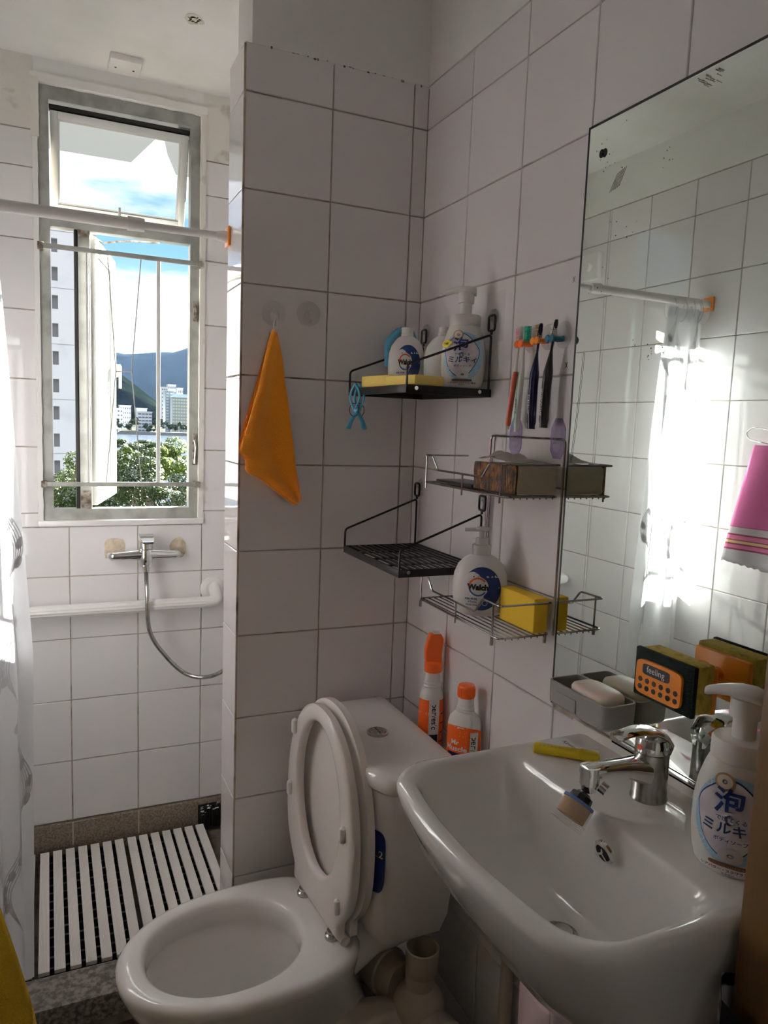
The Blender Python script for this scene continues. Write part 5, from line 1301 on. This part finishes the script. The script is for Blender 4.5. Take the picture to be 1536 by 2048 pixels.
# local frame: u along the face, n out of the face towards the room, built upright then placed
SM = Matrix.Translation((-.083, -.893, 1.110)) @ Matrix.Rotation(radians(-90), 4, 'Z')
def bxl(lo, hi, bev, seg=2): return box(B(), lo, hi, bev, seg, M=SM)
LNG, HH = .098, .062
b = bxl((-.012, .000, 0), (-.012+LNG, .004, HH), .0018); part('scourer', b, SCOUR, sg)
part('scourer_back', bxl((-.015, .001, -.002), (-.012+LNG+.003, .009, HH+.004), .0022), SCOUR, sg)
part('yellow_sponge', bxl((-.012, .009, 0), (-.012+LNG, .041, HH+.003), .003), SPONGE, sg)
part('orange_back_case', bxl((-.008, .0405, -.004), (-.014+LNG, .051, HH-.002), .003), ORANGE2, sg)
part('suction_mount', cyl(B(), SM @ Vector((.035, .050, .03)), SM @ Vector((.035, .0785, .03)), .010, n=24, rings=[(0, .010), (.6, .010), (.8, .016), (1, .022)]), ORANGE2, sg)
# perforated front plate
fpz = B(); t_ = B(); w_, h_ = .080, .048
plate_o = ell(0, 0, w_/2, h_/2, 48, p=7)
prism(fpz, plate_o, 2, 0, .004)
PM = SM @ Matrix.Translation((-.012+LNG/2-.003, -.0005, HH/2-.002)) @ Matrix.Rotation(radians(90), 4, 'X')
bmesh.ops.transform(fpz, matrix=PM, verts=fpz.verts); pf = part('front_plate', fpz, ORANGE2, sg)
for r in range(2):
    for c_ in range(6):
        b = B(); cyl(b, (-.031+c_*.0125, -.004-r*.0105, .0037), (-.031+c_*.0125, -.004-r*.0105, .0045), .0036, n=16); bmesh.ops.transform(b, matrix=PM, verts=b.verts); part('hole', b, BLACKP, pf)
b = B(); prism(b, ell(-.004, .012, .024, .0075, 28, p=6), 2, .0038, .0046); bmesh.ops.transform(b, matrix=PM, verts=b.verts); part('name_panel', b, BLACKP, pf)
b = text_bm('feeling', .0125); bmesh.ops.translate(b, verts=b.verts, vec=(-.004, .0125, .0049)); bmesh.ops.transform(b, matrix=PM, verts=b.verts); part('lettering', b, INKWHITE, pf)

# ---------------------------------------------------------------- orange towel and suction hooks
def suction_hook(x, z, label):
    t = thing('suction_hook', label, 'hook', (x, 0, z-.03), 'clear suction hooks on the partition')
    part('suction_cup', cyl(B(), (x, -.0003, z), (x, -.0055, z), .028, n=36, rings=[(0, .028), (.1, .028), (.45, .018), (1, .012)]), CLEARP, t)
    part('hook', tube(B(), fillet([(x, -.004, z+.002), (x, -.014, z-.002), (x, -.019, z-.012), (x, -.012, z-.020)], .005), .0035, 10), CLEARP, t)
    part('hook_ring', tube(B(), [(x+.0105*cos(a), -.0075, z-.006+.0125*sin(a)) for a in [2*pi*q/24 for q in range(24)]], .0018, 6, closed=True), CLEARP, t)
suction_hook(-.364, 1.704, 'clear suction hook holding the orange cloth')
suction_hook(-.283, 1.711, 'empty clear suction hook beside the one holding the orange cloth')
TOW = pri('orange_microfibre', (1.0, .35, .008), .95, bump=(420, 1, .003)); TOW.node_tree.nodes['Principled BSDF'].inputs['Sheen Weight'].default_value = .4
tw_ = thing('cleaning_cloth', 'bright orange microfibre cloth hanging by its corner from the left suction hook', 'cloth', (-.365, -.02, 1.28))
TOPC = Vector((-.365, -.020, 1.668))
edgeL = [(-.372, 1.668), (-.386, 1.61), (-.402, 1.54), (-.421, 1.47), (-.440, 1.408), (-.4375, 1.392), (-.426, 1.381), (-.423, 1.353), (-.39, 1.336), (-.350, 1.305), (-.312, 1.279), (-.303, 1.278)]
edgeR = [(-.360, 1.668), (-.350, 1.628), (-.343, 1.59), (-.338, 1.55), (-.330, 1.51), (-.325, 1.47), (-.320, 1.43), (-.316, 1.40), (-.312, 1.36), (-.307, 1.33), (-.302, 1.30), (-.299, 1.288)]
b = B(); nx, nn_ = 22, len(edgeL); EL = catmull([Vector((p[0], 0, p[1])) for p in edgeL], 4); ER = catmull([Vector((p[0], 0, p[1])) for p in edgeR], 4); g = []
for i in range(len(EL)):
    row = []; v = i/(len(EL)-1)
    for j in range(nx+1):
        u = j/nx; p = EL[i].lerp(ER[i], u); dp = .009+.012*sin(v*pi*.6)*(.5+.5*sin(u*7.5-v*1.5+.6))+.006*sin(u*3.3+v*4)
        row.append(b.verts.new((p.x, -.006-dp, p.z)))
    g.append(row)
for i in range(len(g)-1):
    for j in range(nx): b.faces.new((g[i][j], g[i+1][j], g[i+1][j+1], g[i][j+1]))
bmesh.ops.recalc_face_normals(b, faces=b.faces); bmesh.ops.solidify(b, geom=b.faces[:], thickness=.003)
part('cloth_body', b, TOW, tw_, ang=180)
# second layer seen at the left
b = B(); g = []
lay = [(-.374, -.362, 1.66), (-.392, -.37, 1.59), (-.408, -.38, 1.53), (-.426, -.39, 1.47), (-.440, -.40, 1.412), (-.439, -.41, 1.395), (-.427, -.418, 1.378)]
for k_, (xa, xb, z) in enumerate(lay): g.append([b.verts.new((xa+(xb-xa)*j/5, -.006-.004*sin(j), z)) for j in range(6)])
for i in range(len(g)-1):
    for j in range(5): b.faces.new((g[i][j], g[i+1][j], g[i+1][j+1], g[i][j+1]))
bmesh.ops.solidify(b, geom=b.faces[:], thickness=.002); part('folded_layer', b, TOW, tw_, ang=180)
part('hem', tube(B(), [Vector((p.x, -.0175-.003*sin(i*.3), p.z)) for i, p in enumerate(EL[24:])], .0022, 6), TOW, tw_)
part('loop', tube(B(), catmull([(-.364, -.017, 1.690), (-.368, -.018, 1.678), (-.366, -.020, 1.664), (-.361, -.020, 1.665), (-.360, -.018, 1.680), (-.363, -.017, 1.690)], 5), .0018, 6), PAPER, tw_, label='white braided hanging loop')

# ---------------------------------------------------------------- left wall things seen in the mirror
sk = thing('wall_socket', 'white square heater switch box on the left wall, reflected in the mirror', 'switch', (XL, .705, 2.04))
part('box', box(B(), (XL, .655, 2.045), (XL+.022, .760, 2.145), .004), WHITEP, sk); part('dial', cyl(B(), (XL+.022, .705, 2.095), (XL+.034, .705, 2.095), .018, .013, 20), WHITEP, sk)
hg = thing('clothes_hanger', 'thin wire hanger on the left wall carrying the pink towel, seen in the mirror', 'hanger', (XL+.05, -.15, 1.43))
b = B(); tube(b, fillet([(-1.05, -.245, 1.442), (-1.05, -.105, 1.465), (-1.05, -.090, 1.482), (-1.05, -.11, 1.50), (-1.05, -.155, 1.497), (-1.05, -.30, 1.46)], .012), .0016, 6); tube(b, [(-1.05, -.165, 1.497), (-1.05, -.165, 1.53), (-1.08, -.165, 1.545), (-1.097, -.165, 1.545)], .0016, 6); part('hanger_wire', b, STEEL, hg)
part('peg', cyl(B(), (XL, -.165, 1.543), (XL+.03, -.165, 1.547), .007, n=12), WHITEP, hg)
PINK = bpy.data.materials.new('pink_striped_cotton'); PINK.use_nodes = True; nt = PINK.node_tree; bd_ = nt.nodes['Principled BSDF']; bd_.inputs['Roughness'].default_value = .9
tcn = nt.nodes.new('ShaderNodeTexCoord'); sp_ = nt.nodes.new('ShaderNodeSeparateXYZ'); rp = nt.nodes.new('ShaderNodeValToRGB'); rp.color_ramp.interpolation = 'CONSTANT'
mr = nt.nodes.new('ShaderNodeMapRange'); mr.inputs['From Min'].default_value = 0; mr.inputs['From Max'].default_value = .40
nt.links.new(tcn.outputs['Object'], sp_.inputs[0]); nt.links.new(sp_.outputs['Z'], mr.inputs['Value']); nt.links.new(mr.outputs[0], rp.inputs[0]); nt.links.new(rp.outputs[0], bd_.inputs['Base Color'])
el = rp.color_ramp.elements; el[0].position = 0; el[0].color = (.72, .68, .72, 1); el[1].position = .17; el[1].color = (.25, .01, .06, 1)
for p, c in ((.18, (.75, .22, .40, 1)), (.21, (.25, .01, .06, 1)), (.22, (.80, .62, .30, 1)), (.24, (.25, .01, .06, 1)), (.25, (.75, .22, .40, 1)), (.28, (.25, .01, .06, 1)), (.29, (.75, .68, .72, 1)), (.34, (.25, .01, .06, 1)), (.345, (.70, .16, .38, 1))):
    q = el.new(p); q.color = c
def cloth_sheet(name, label, m, x, ya, yb, yc, yd, z0, z1, amp, fr=7, n=30, rows=24, cat='towel'):
    b = B(); g = []
    for i in range(rows+1):
        v = i/rows; row = []
        for j in range(n+1):
            u = j/n; y = (ya+(yb-ya)*u)*(1-v)+(yc+(yd-yc)*u)*v
            z = z1+(z0-z1)*v-(.03*u*v)+(random.uniform(-.004, .004) if i == rows else 0)
            row.append(b.verts.new((x+amp*sin(u*fr+v*2)*(.4+.6*v), y, z)))
        g.append(row)
    for i in range(rows):
        for j in range(n): b.faces.new((g[i][j], g[i+1][j], g[i+1][j+1], g[i][j+1]))
    bmesh.ops.recalc_face_normals(b, faces=b.faces); bmesh.ops.solidify(b, geom=b.faces[:], thickness=.003)
    return single(name, b, m, label, cat, ang=180)
cloth_sheet('pink_towel', 'pink striped cotton towel with frayed white edge, seen in the mirror', PINK, -1.05, -.125, -.32, -.055, -.36, 1.10, 1.45, .012)
YT = pri('yellow_terry', (.80, .50, .03), .95, bump=(400, 1, .003))
b = B(); g = []
for i in range(31):
    v = i/30; z = 1.30-.86*v; xr = -.935+.085*min(1, v*1.9)-.006*sin(v*9); row = []
    for j in range(17):
        u = j/16; row.append(b.verts.new((-1.085+(xr+1.085)*u, -.90+.014*sin(u*8+v*2)*(.3+v), z)))
    g.append(row)
for i in range(30):
    for j in range(16): b.faces.new((g[i][j], g[i+1][j], g[i+1][j+1], g[i][j+1]))
bmesh.ops.recalc_face_normals(b, faces=b.faces); bmesh.ops.solidify(b, geom=b.faces[:], thickness=.008)
ty_ = thing('yellow_towel', 'fuzzy yellow towel at the lower left corner of the view', 'towel', (-1.0, -.90, .44))
part('towel_cloth', b, YT, ty_, ang=180)
part('wall_peg', cyl(B(), (-1.0995, -.90, 1.29), (-1.04, -.90, 1.30), .008, n=12), WHITEP, ty_)
cloth_sheet('pink_rag', 'crumpled pinkish rag hanging low under the basin', pri('pale_pink_cotton', (.66, .50, .50), .9), -.055, -.63, -.715, -.625, -.73, .25, .475, .008)
